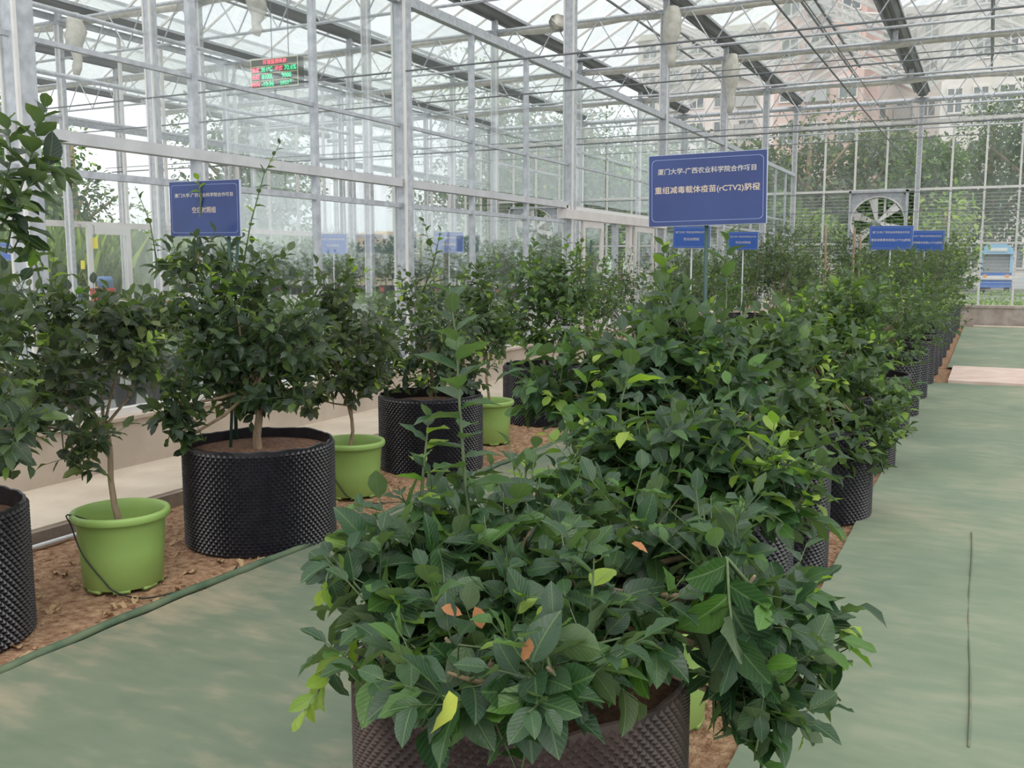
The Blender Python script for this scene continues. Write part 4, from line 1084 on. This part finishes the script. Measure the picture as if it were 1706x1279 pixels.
plant('bushy citrus tree with bright upright tips in the third black pot of the left row', -4.02, 8.80, 'black', [(880, 530, 60, 50, 0), (930, 540, 60, 50, 0), (890, 470, 60, 40, 0), (950, 480, 50, 50, 0)], 130, .075, LT, .42,
      spikes=[([(885, 470, 0), (890, 400, 0)], .095, .25, 14), ([(940, 470, 0), (945, 395, 0)], .095, .3, 14), ([(965, 460, 0), (970, 390, 0)], .09, .35, 12)], seed=7, young=.1)
def far_plant(lab, X, Y, pot, zt, r, col, seed, ls=.07, n=110, yg=.08, zb=.75, temps=None):
    cs = []; rs = random.Random(seed)
    for k in range(6):
        a = rs.uniform(0, 6.28); rr = r*.45
        cs.append(((X+rr*math.cos(a), Y+rr*math.sin(a), zb + (zt-zb)*(.25+.5*k/5)), r*.62, (zt-zb)*.30))
    return plant(lab, X, Y, pot, [], n, ls, col, .35, extra=cs, seed=seed, young=yg, temps=temps or T_LO, kind='potted_citrus_tree')
ordn = ['fourth', 'fifth', 'sixth', 'seventh', 'eighth', 'ninth', 'tenth', 'eleventh', 'twelfth', 'thirteenth', 'fourteenth', 'fifteenth', 'sixteenth', 'seventeenth', 'eighteenth']
yy = 10.1; cols_ = [LT, MD, GY, DK, MD]
for i in range(11):
    isb = i % 2 == 1
    far_plant('citrus tree in a %s pot, the %s %s pot along the left row' % ('black' if isb else 'green', ordn[i//2], 'black' if isb else 'green'), -4.0 + RNG.uniform(-.08,.08), yy, 'far' if isb else 'green', RNG.uniform(1.55, 1.95) + (.25 if i > 6 else 0), RNG.uniform(.45,.6), cols_[i % 5], 20+i, n=110)
    yy += 1.2 if i < 6 else 1.5

# right row, near to far
FG = (.034, .082, .031)
fgroot = plant('large spreading citrus bush in the nearest black dimpled pot with painted brown reflection', -1.02, 2.10, 'fg', [(720, 900, 120, 80, .1), (680, 970, 110, 80, -.1), (850, 930, 130, 90, 0), (830, 1020, 140, 70, -.25), (970, 980, 110, 80, -.2), (620, 920, 60, 50, 0), (760, 1080, 120, 45, -.45), (950, 1090, 100, 45, -.5), (690, 1060, 70, 60, -.2), (640, 1100, 60, 40, -.3), (800, 1130, 110, 30, -.55), (930, 1120, 100, 40, -.6), (860, 1060, 150, 50, -.3), (720, 1130, 80, 30, -.5), (1080, 1040, 60, 60, -.3), (1230, 980, 80, 80, -.2), (1260, 1090, 80, 70, -.2), (1180, 900, 110, 70, .0), (1320, 1000, 60, 70, 0), (1270, 1180, 50, 40, -.2), (1060, 900, 110, 80, .1), (1350, 1090, 50, 40, -.1), (880, 850, 150, 60, .3)], 300, .078, FG, .32, (.0, .0),
      spikes=[([(785, 900, 0), (775, 800, 0), (766, 680, 0), (760, 560, 0), (748, 480, 0)], .105, .02, 26), ([(700, 860, 0), (706, 780, 0), (715, 690, 0)], .075, .6, 13), ([(600, 1060, -.1), (560, 1110, -.1), (530, 1150, -.15), (500, 1200, -.2)], .065, .75, 13),
              ([(600, 900, 0), (560, 920, -.05), (545, 960, -.1), (540, 990, -.1)], .075, .7, 8), ([(640, 1050, -.1), (580, 1085, -.1), (520, 1090, -.1)], .085, 0, 7), ([(990, 1100, -.4), (985, 1010, -.4), (990, 930, -.4)], .095, .45, 9), ([(940, 1120, -.5), (920, 1180, -.5)], .08, .3, 6),
              ([(1210, 930, -.3), (1215, 1000, -.35), (1225, 1090, -.4)], .13, .0, 9), ([(1330, 1010, 0), (1370, 960, 0)], .055, 1, 6), ([(1330, 1090, 0), (1390, 1080, 0), (1435, 1070, 0)], .07, 1., 10), ([(1320, 1040, -.1), (1345, 1080, -.1)], .06, 1., 6), ([(1240, 1120, -.2), (1290, 1240, -.2)], .08, 0, 8), ([(1180, 1080, -.2), (1215, 1200, -.2)], .09, 0, 8), ([(1300, 1150, -.1), (1350, 1230, -.1)], .07, .2, 7)],
      indiv=300, seed=11, young=.03, temps=T_HI, trunk_r=.026, droop=.45)
for k, (a_, b_, dk, sz, mk, ang) in enumerate(((735, 1012, -.58, .045, 0, .2), (791, 1010, -.60, .048, 0, 1.3), (882, 1062, -.78, .045, 0, 1.75), (1052, 905, -.38, .042, 0, .3), (748, 1150, -.86, .085, 1, 1.65))):
    p = P(a_, b_, 2.49 + dk); ax = V_R*math.cos(ang) - V_U*math.sin(ang); nz = unit(-V_F*.5 + V_U*.5 + V_R*(.75 if mk else .2*k)); nz = unit(nz - ax*(nz @ ax)); x_ = np.cross(ax, nz)
    tv = leaf_mesh(T_HI[k], (M['dryorange'], M['leaf_yellow'])[mk], 'leaf')
    o = link('leaf', tv, fgroot, Matrix(((x_[0]*sz, ax[0]*sz, nz[0]*sz, p[0]), (x_[1]*sz, ax[1]*sz, nz[1]*sz, p[1]), (x_[2]*sz, ax[2]*sz, nz[2]*sz, p[2]), (0,0,0,1))))
    o['label'] = ('withered orange brown leaf among green ones', 'single bright yellow hanging leaf')[mk]
plant('leafy citrus tree in the green pot just behind the nearest black pot', -1.00, 3.12, 'green', [(1110, 840, 110, 80, 0), (1010, 780, 90, 80, .1), (1230, 800, 90, 80, .0), (1090, 740, 110, 70, 0), (1300, 820, 70, 70, 0), (1180, 720, 100, 60, .1), (990, 860, 90, 70, 0)], 175, .078, FG, .45,
      spikes=[([(1280, 850, -.1), (1285, 780, -.1), (1290, 700, -.1)], .10, .75, 12), ([(1320, 860, -.1), (1350, 800, -.1), (1375, 760, -.1)], .09, .5, 10), ([(1030, 820, 0), (1035, 670, 0), (1063, 560, 0)], .12, .12, 18), ([(870, 830, -.1), (880, 770, -.1)], .09, .8, 7), ([(1130, 800, -.1), (1140, 730, -.1), (1135, 690, 0)], .10, .3, 9)],
      indiv=290, seed=12, young=.10, temps=T_MID, droop=.35)
plant('dense citrus tree in the second black pot of the right row', -1.08, 3.95, 'black', [(1000, 660, 110, 70, 0), (1110, 640, 110, 80, 0), (1200, 640, 90, 80, 0), (920, 640, 60, 50, 0), (1060, 580, 110, 50, 0), (1200, 730, 110, 60, 0), (1140, 560, 80, 50, .1)], 200, .085, FG, .5,
      spikes=[([(1205, 620, 0), (1210, 500, 0), (1212, 385, 0)], .10, .05, 20), ([(1000, 620, 0), (960, 590, 0), (870, 580, 0)], .13, .0, 9), ([(1080, 600, 0), (1100, 520, 0)], .13, .1, 8), ([(940, 640, 0), (920, 590, 0)], .11, .1, 6)],
      indiv=270, seed=13, young=.08, droop=.4)
plant('citrus tree with pale leaf clusters in the third black pot of the right row', -1.08, 5.0, 'black', [(1290, 640, 80, 70, 0), (1200, 590, 90, 60, 0), (1320, 720, 70, 60, 0), (1270, 560, 80, 50, .1), (1120, 520, 60, 50, 0), (1300, 850, 45, 60, -.3), (1250, 800, 60, 50, -.3)], 190, .08, MD, .5,
      spikes=[([(1105, 520, 0), (1108, 460, 0), (1105, 405, 0)], .10, .5, 16), ([(1290, 600, 0), (1300, 540, 0)], .09, .5, 8)], indiv=180, seed=14, young=.12)
plant('citrus tree hanging over the fourth black pot at the right walkway', -1.0, 6.3, 'black', [(1390, 670, 70, 60, 0), (1340, 620, 70, 60, 0), (1440, 700, 60, 40, -.1), (1310, 560, 70, 60, 0), (1400, 600, 60, 40, .1), (1400, 740, 50, 35, -.3), (1340, 770, 50, 40, -.3), (1465, 740, 25, 30, -.2)], 190, .08, MD, .5,
      spikes=[([(1460, 690, -.1), (1500, 690, -.1), (1520, 715, -.1)], .075, .1, 8), ([(1330, 540, 0), (1350, 480, 0)], .09, .2, 8)], indiv=160, seed=15, young=.14)
plant('rounded citrus tree in the fifth black pot at the right walkway', -1.0, 8.0, 'black', [(1450, 610, 60, 50, 0), (1390, 560, 60, 50, 0), (1420, 520, 60, 50, 0), (1350, 540, 60, 60, 0), (1480, 655, 40, 40, -.2), (1470, 700, 30, 30, -.3)], 180, .08, LT, .5,
      spikes=[([(1390, 520, 0), (1395, 470, 0)], .10, .4, 9), ([(1440, 520, 0), (1435, 480, 0)], .10, .3, 8)], indiv=0, seed=16, young=.14)
RB = [(9.4, 1.55), (10.8, 1.65), (12.3, 1.75), (13.8, 1.85), (15.1, 1.95), (16.4, 2.1), (18, 2.15), (19.6, 2.2), (21.2, 2.25), (22.8, 2.3), (24.4, 2.3), (26, 2.2)]
oR = ['sixth', 'seventh', 'eighth', 'ninth', 'tenth', 'eleventh', 'twelfth', 'thirteenth', 'fourteenth', 'fifteenth', 'sixteenth', 'seventeenth']
for i, (y, zt) in enumerate(RB):
    far_plant('dense citrus bush in a black pot, the %s black pot of the right row' % oR[i], -1.0, y, 'far', zt, .62 + .012*y, (MD, LT, DK, MD, GY)[i % 5], 40+i, ls=.075, n=170 if i < 8 else 120, yg=.10, zb=.6)
# a middle group of bushes between the rows, far back, and the big ones at the far end
for i, (px_, Y, zt, r) in enumerate(((1150, 17.0, 2.0, .7), (1245, 19.5, 2.3, .8), (1300, 18.5, 2.4, .9), (1355, 20.5, 2.5, .9), (1400, 22.5, 2.6, .9), (1330, 23.5, 2.7, .9), (1470, 24.5, 2.4, .9), (1440, 20.0, 2.3, .8))):
    c = atY(px_, 480, Y)
    if -3.4 < c[0] < -1.9: c[0] = -2.4
    far_plant('big small-leaved citrus bush at the far end, %s' % ('left of the door frame post', 'under the big sign edge', 'right below the big sign', 'behind the two bare stakes', 'left of the twin signs', 'tallest at the far end', 'right behind the twin signs', 'just in front of the twin signs')[i], c[0], Y, 'far', zt, r, (LT, MD, GY, MD, LT, DK, MD, GY)[i], 60+i, ls=.065, n=230, yg=.10, zb=.6)

# ================================================================== SIGNS
def text(name, body, w, h, mt, parent, mw, bold=0.0):
    cu = bpy.data.curves.new(name, 'FONT'); cu.body = body; cu.align_x = 'CENTER'; cu.align_y = 'CENTER'
    cu.extrude = .0; cu.offset = bold; cu.materials.append(mt); cu.resolution_u = 3
    o = bpy.data.objects.new(name, cu); C.objects.link(o)
    bpy.context.view_layer.update()
    d = o.dimensions.copy()
    me = bpy.data.meshes.new_from_object(o.evaluated_get(bpy.context.evaluated_depsgraph_get()))
    bpy.data.objects.remove(o)
    o = bpy.data.objects.new(name, me); C.objects.link(o)
    if not me.materials: me.materials.append(mt)
    sx = w / max(d.x, 1e-4); sy = h / max(d.y, 1e-4) if h else sx
    base = Vector((0,0,0)); p = parent
    while p is not None: base += p.location; p = p.parent
    m = mw @ Matrix.Diagonal((sx, sy, 1, 1)); m.translation = m.translation - base
    o.parent = parent; o.matrix_basis = m
    return o
def plane_frame(cx, cy, wpx, hpx, k, yaw, roll=0.):
    c = P(cx, cy, k); r = np.array([math.cos(yaw), math.sin(yaw), 0]); u = np.array([0, 0, 1.])
    r2 = r*math.cos(roll) + u*math.sin(roll); u2 = -r*math.sin(roll) + u*math.cos(roll)
    a = proj(c + r2*.1); b = proj(c - r2*.1); w = wpx / (abs(a[0]-b[0]) / .2)
    a = proj(c + u2*.1); b = proj(c - u2*.1); h = hpx / (abs(a[1]-b[1]) / .2)
    n = np.cross(r2, u2)
    m = Matrix(((r2[0], u2[0], n[0], c[0]), (r2[1], u2[1], n[1], c[1]), (r2[2], u2[2], n[2], c[2]), (0,0,0,1)))
    return c, m, w, h
L1 = '厦门大学-广西农业科学院合作项目'
def sign(label, cx, cy, wpx, hpx, k, yaw, roll, lines, face, postx=0., group=None, line=.008, postm='stake', zpost=0.0):
    c, m, w, h = plane_frame(cx, cy, wpx, hpx, k, yaw, roll)
    root = empty('sign', (c[0], c[1], zpost), label, 'sign', group)
    q = MB(); q.obox((0,0,-.008), (w/2,0,0), (0,h/2,0), (0,0,.008)); link('board', q.mesh('board', M['signback']), root, m)
    q = MB(); q.obox((0,0,.0006), (w/2-.002,0,0), (0,h/2-.002,0), (0,0,.0006)); link('printed_face', q.mesh('printed_face', M[face]), root, m)
    ix, iy = w/2*.945, h/2*.87; r = min(w, h)*.06; pts = []
    for (sx, sy, a0) in ((1,1,0), (-1,1,90), (-1,-1,180), (1,-1,270)):
        for t in (0, 30, 60, 90):
            a = math.radians(a0+t); pts.append((sx*(ix-r)+r*math.cos(a), sy*(iy-r)+r*math.sin(a)))
    n = len(pts); t = h*line; q = MB(); vs = []
    for (x, y) in pts: vs += [(x, y, .0018), (x*(1-t/ix), y*(1-t/iy), .0018)]
    q.add(vs, [(2*j, 2*((j+1) % n), 2*((j+1) % n)+1, 2*j+1) for j in range(n)]); link('border_line', q.mesh('border_line', M['signline']), root, m)
    for (body, fw, fh, fy, mt) in lines:
        text('lettering', body, w*fw, h*fh, M[mt], root, m @ Matrix.Translation((0, h*fy, .0022)), .01)
    b = m @ Vector((postx*w, -h*.3, -.022)); 
    q = MB(); q.tube([(b.x, b.y, zpost), (b.x, b.y, b.z)], .011, 8); q.tube([(b.x, b.y, b.z-.01), (b.x, b.y, b.z+h*.55)], .012, 8)
    q.obj('post', M[postm], root, True)
    return root
T2 = '重组减毒载体疫苗(rCTV2)脐橙'
sign('large blue sign with two lines of pale lettering above the right row of plants', 1177, 315, 197, 121, 4.75, math.radians(4), .018,
     [(L1, .83, .085, .26, 'signtext'), (T2, .89, .115, -.0, 'signtext2')], 'sign', .0, zpost=.5)
sign('dark blue sign with a short centred second line above the large left black pot', 340, 347.5, 116, 93, 5.75, math.radians(-3), -.012,
     [(L1, .83, .075, .24, 'signtext'), ('空白对照组', .34, .11, -.03, 'signtext2')], 'sign', .30, zpost=.5)
sm = dict(face='sign2', line=.012)
def small(label, cx, cy, w, h, k, l2, f2, yaw=0., **kw):
    return sign(label, cx, cy, w, h, k, yaw, -.012, [(L1, .84, .10, .22, 'signtext'), (l2, f2, .13, -.10, 'signtext')], 'sign2', 0., 'small blue signs', .012, 'steel', **kw)
small('small blue sign beyond the partition, between the first and second main columns', 554, 406, 47, 33, 14.6, '空白对照组', .45, zpost=0)
small('small blue sign just right of the tall shoots of the black pot tree', 747, 404, 49, 35, 13.2, '野生型对照组', .5)
small('small blue sign tucked under the left end of the large sign', 1152, 395, 62, 36, 12.5, '空白对照组', .42)
small('small blue sign half covered by leaves under the right end of the large sign', 1238, 401, 50, 30, 14.5, '空白对照组', .5)
small('left one of the twin blue signs before the exhaust fan, standing in front', 1484, 396, 73, 40, 13.6, T2, .9)
small('right one of the twin blue signs before the exhaust fan, standing behind', 1541, 401, 64, 34, 14.6, T2, .9)
small('small blue sign half hidden by leaves at the left edge', 22, 419, 42, 30, 12.5, '空白对照组', .45)

# LED board
c, m, w, h = plane_frame(457, 121, 79, 49, 10.6, math.radians(2), .0)
root = empty('led_board', tuple(c), 'black LED display board with red and green characters hanging at top left', 'display')
q = MB(); q.obox((0,0,-.05), (w/2,0,0), (0,h/2,0), (0,0,.05)); link('case', q.mesh('case', M['led_black']), root, m)
q = MB()
for y in (-.49, -.245, .0, .25, .49): q.obox((0, h*y, .002), (w*.495,0,0), (0,h*.006,0), (0,0,.002))
for x in (-.49, .49): q.obox((w*x, 0, .002), (w*.004,0,0), (0,h*.49,0), (0,0,.002))
link('row_lines', q.mesh('row_lines', M['led_line']), root, m)
for (body, fx, fw, fy, mt) in (('环境监测系统', .02, .5, .37, 'led_red'), ('温度', -.39, .17, .125, 'led_red'), ('30.1℃', -.15, .24, .125, 'led_green'), ('湿度', .10, .17, .125, 'led_red'), ('70.6%', .34, .25, .125, 'led_green'),
                               ('光照', -.39, .17, -.12, 'led_red'), ('8100L', -.14, .24, -.12, 'led_green'), ('9000', .26, .20, -.12, 'led_green'), ('时间', -.39, .17, -.37, 'led_red'), ('-10:36', -.14, .26, -.37, 'led_green'), ('2023年', .26, .28, -.37, 'led_green')):
    text('lettering', body, w*fw, h*.17, M[mt], root, m @ Matrix.Translation((w*fx, h*fy, .006)), .02)
q = MB()
for s in (-.1, .25):
    p = m @ Vector((w*s, h*.5, -.05)); q.tube([tuple(p), (p.x, p.y, ZG+.3)], .006, 5)
p = m @ Vector((-.05*w, -h*.5, -.05)); q.tube([tuple(p), (p.x, p.y, p.z-.09)], .012, 6)
q.obj('hanger', M['wire'], root)

# stakes standing in the far plants
for k, (a, b, kk, lab) in enumerate((((1376, 500), (1376, 375), 15.0, 'left'), ((1418, 520), (1424, 380), 14.6, 'middle'), ((1429, 500), (1434, 392), 15.4, 'right'))):
    q = MB(); p1 = P(*b, kk); p0 = P(*a, kk); q.tube([(p0[0], p0[1], 0), p1], .018, 6)
    tag(q.obj('plant_stake', M['bark'], None, True), 'bare brown stake sticking up from the far bushes, %s of three' % lab, 'stake')
q = MB(); p1 = P(985, 400, 11.5); q.tube([(p1[0]-.05, p1[1], 0), p1], .014, 6)
tag(q.obj('plant_stake', M['stake'], None, True), 'dark green stake leaning among bright shoots before the door', 'stake')
q = MB(); p1 = P(382, 700, 5.6); q.tube([(p1[0], p1[1], .5), P(396, 400, 5.7)], .009, 6)
tag(q.obj('plant_stake', M['stake'], None, True), 'thin green stake tied behind the left blue sign tree', 'stake')

# drip tubes hooked over the green pots
def tube_thing(pts, label, r=.004):
    q = MB(); P3 = [np.asarray(p, float) for p in pts]; fine = []
    for i in range(len(P3)-1):
        a = P3[max(i-1,0)]; b = P3[i]; c_ = P3[i+1]; d = P3[min(i+2, len(P3)-1)]
        for t in (0, .25, .5, .75):
            fine.append(.5*((2*b)+(-a+c_)*t+(2*a-5*b+4*c_-d)*t*t+(-a+3*b-3*c_+d)*t**3))
    fine.append(P3[-1]); q.tube(fine, r, 6)
    tag(q.obj('drip_tube', M['drip'], None, True), label, 'tube')
def on_pot(X, Y, rb, rt, az, z): r = rb + (rt-rb)*z/.38 + .008; return (X + r*math.cos(az), Y + r*math.sin(az), z)
X, Y = -3.83, 3.30
tube_thing([(X+.02, Y-.02, .30), (X-.06, Y-.12, .34), on_pot(X, Y, .19, .235, -2.1, .385), on_pot(X, Y, .19, .228, -2.05, .33), on_pot(X, Y, .19, .215, -1.75, .20), on_pot(X, Y, .19, .215, -1.2, .08), on_pot(X, Y, .20, .235, -.9, .02), (X+.30, Y-.15, .012), (X+.42, Y-.02, .03), (X+.46, Y+.2, .012), (X+.36, Y+.42, .012)], 'thin black drip tube hooked over the leftmost green pot')
X, Y = -3.91, 5.35
tube_thing([(X+.02, Y-.02, .30), (X-.08, Y-.12, .34), on_pot(X, Y, .19, .235, -2.0, .385), on_pot(X, Y, .19, .228, -1.95, .33), on_pot(X, Y, .19, .215, -1.7, .20), on_pot(X, Y, .19, .215, -1.3, .08), on_pot(X, Y, .20, .235, -1.0, .02), (X+.30, Y-.2, .012), (X+.45, Y-.1, .012)], 'thin black drip tube hooked over the second green pot')

# fallen dry leaves and litter on the soil
dl = []
for i in range(5):
    tv, tu, tf = leaf_template(7, 5, .35 + .15*i, .15+.12*i, 1.5, .42, 80+i); dl.append(leaf_mesh((tv, tu, tf), M['dryleaf'], 'fallen_leaf'))
spots = [(30, 1085, .11), (60, 1092, .09), (250, 1005, .09), (300, 900, .1), (330, 955, .09), (370, 940, .10), (395, 935, .08), (435, 932, .11), (100, 1010, .1), (60, 1000, .07), (90, 960, .07), (300, 985, .08), (280, 960, .08), (345, 985, .07), (180, 1010, .07)]
rs = random.Random(21); n = 0
def drop(p, s):
    a = rs.uniform(0, 6.28); mw = Matrix.Translation((p[0], p[1], .012)) @ Matrix.Rotation(a, 4, 'Z') @ Matrix.Rotation(rs.uniform(-.35,.35), 4, 'Y') @ Matrix.Scale(s, 4)
    o = link('fallen_leaf', dl[rs.randrange(5)], None, mw)
    tag(o, 'dry curled tan leaf lying on the reddish soil beside the left pots', 'leaf', 'dry leaves on the soil')
for (a, b, s) in spots: drop(gnd(a, b), s)
for _ in range(55):
    x = rs.uniform(-4.6, -3.42); y = rs.uniform(2.3, 6.0)
    if math.hypot(x+3.83, y-3.3) < .24 or math.hypot(x+3.76, y-4.25) < .44 or math.hypot(x+3.98, y-2.4) < .42 or math.hypot(x+3.91, y-5.35) < .22: continue
    drop((x, y), rs.uniform(.04, .085))
q = MB()
for _ in range(3200):
    x = rs.uniform(-4.7, -3.4) if rs.random() < .7 else rs.uniform(-1.45, -.68); y = rs.uniform(1.6, 8.5); s = rs.uniform(.004, .014)
    a = rs.uniform(0, 3.14); z = soilz(x, y) + s*.3; c_, s_ = math.cos(a)*s, math.sin(a)*s
    q.add([(x+c_, y+s_, z), (x-s_, y+c_, z), (x-c_*.8, y-s_, z), (x+s_, y-c_, z), (x, y, z+s*.8)], [(0,1,4),(1,2,4),(2,3,4),(3,0,4)])
tag(q.obj('soil_crumbs', M['soil'], None), 'loose reddish soil crumbs scattered around the pots', 'soil', None, 'stuff')

# rainwater funnel on the end wall column
c = atY(965, 215, YF-.85)
root = empty('rain_funnel', (c[0], c[1], 0), 'white rainwater pipe with a flared funnel top at the end wall', 'downpipe')
q = MB(); q.tube([(c[0], c[1], 0), (c[0], c[1], c[2]-.35)], .17, 14); q.obj('pipe', M['pipe'], root, True)
q = MB(); q.lathe([(.17,-.45),(.20,-.35),(.42,-.02),(.44,.02),(.40,.02),(.18,-.33)], 20, (c[0], c[1], c[2])); q.obj('funnel', M['screen'], root, True)
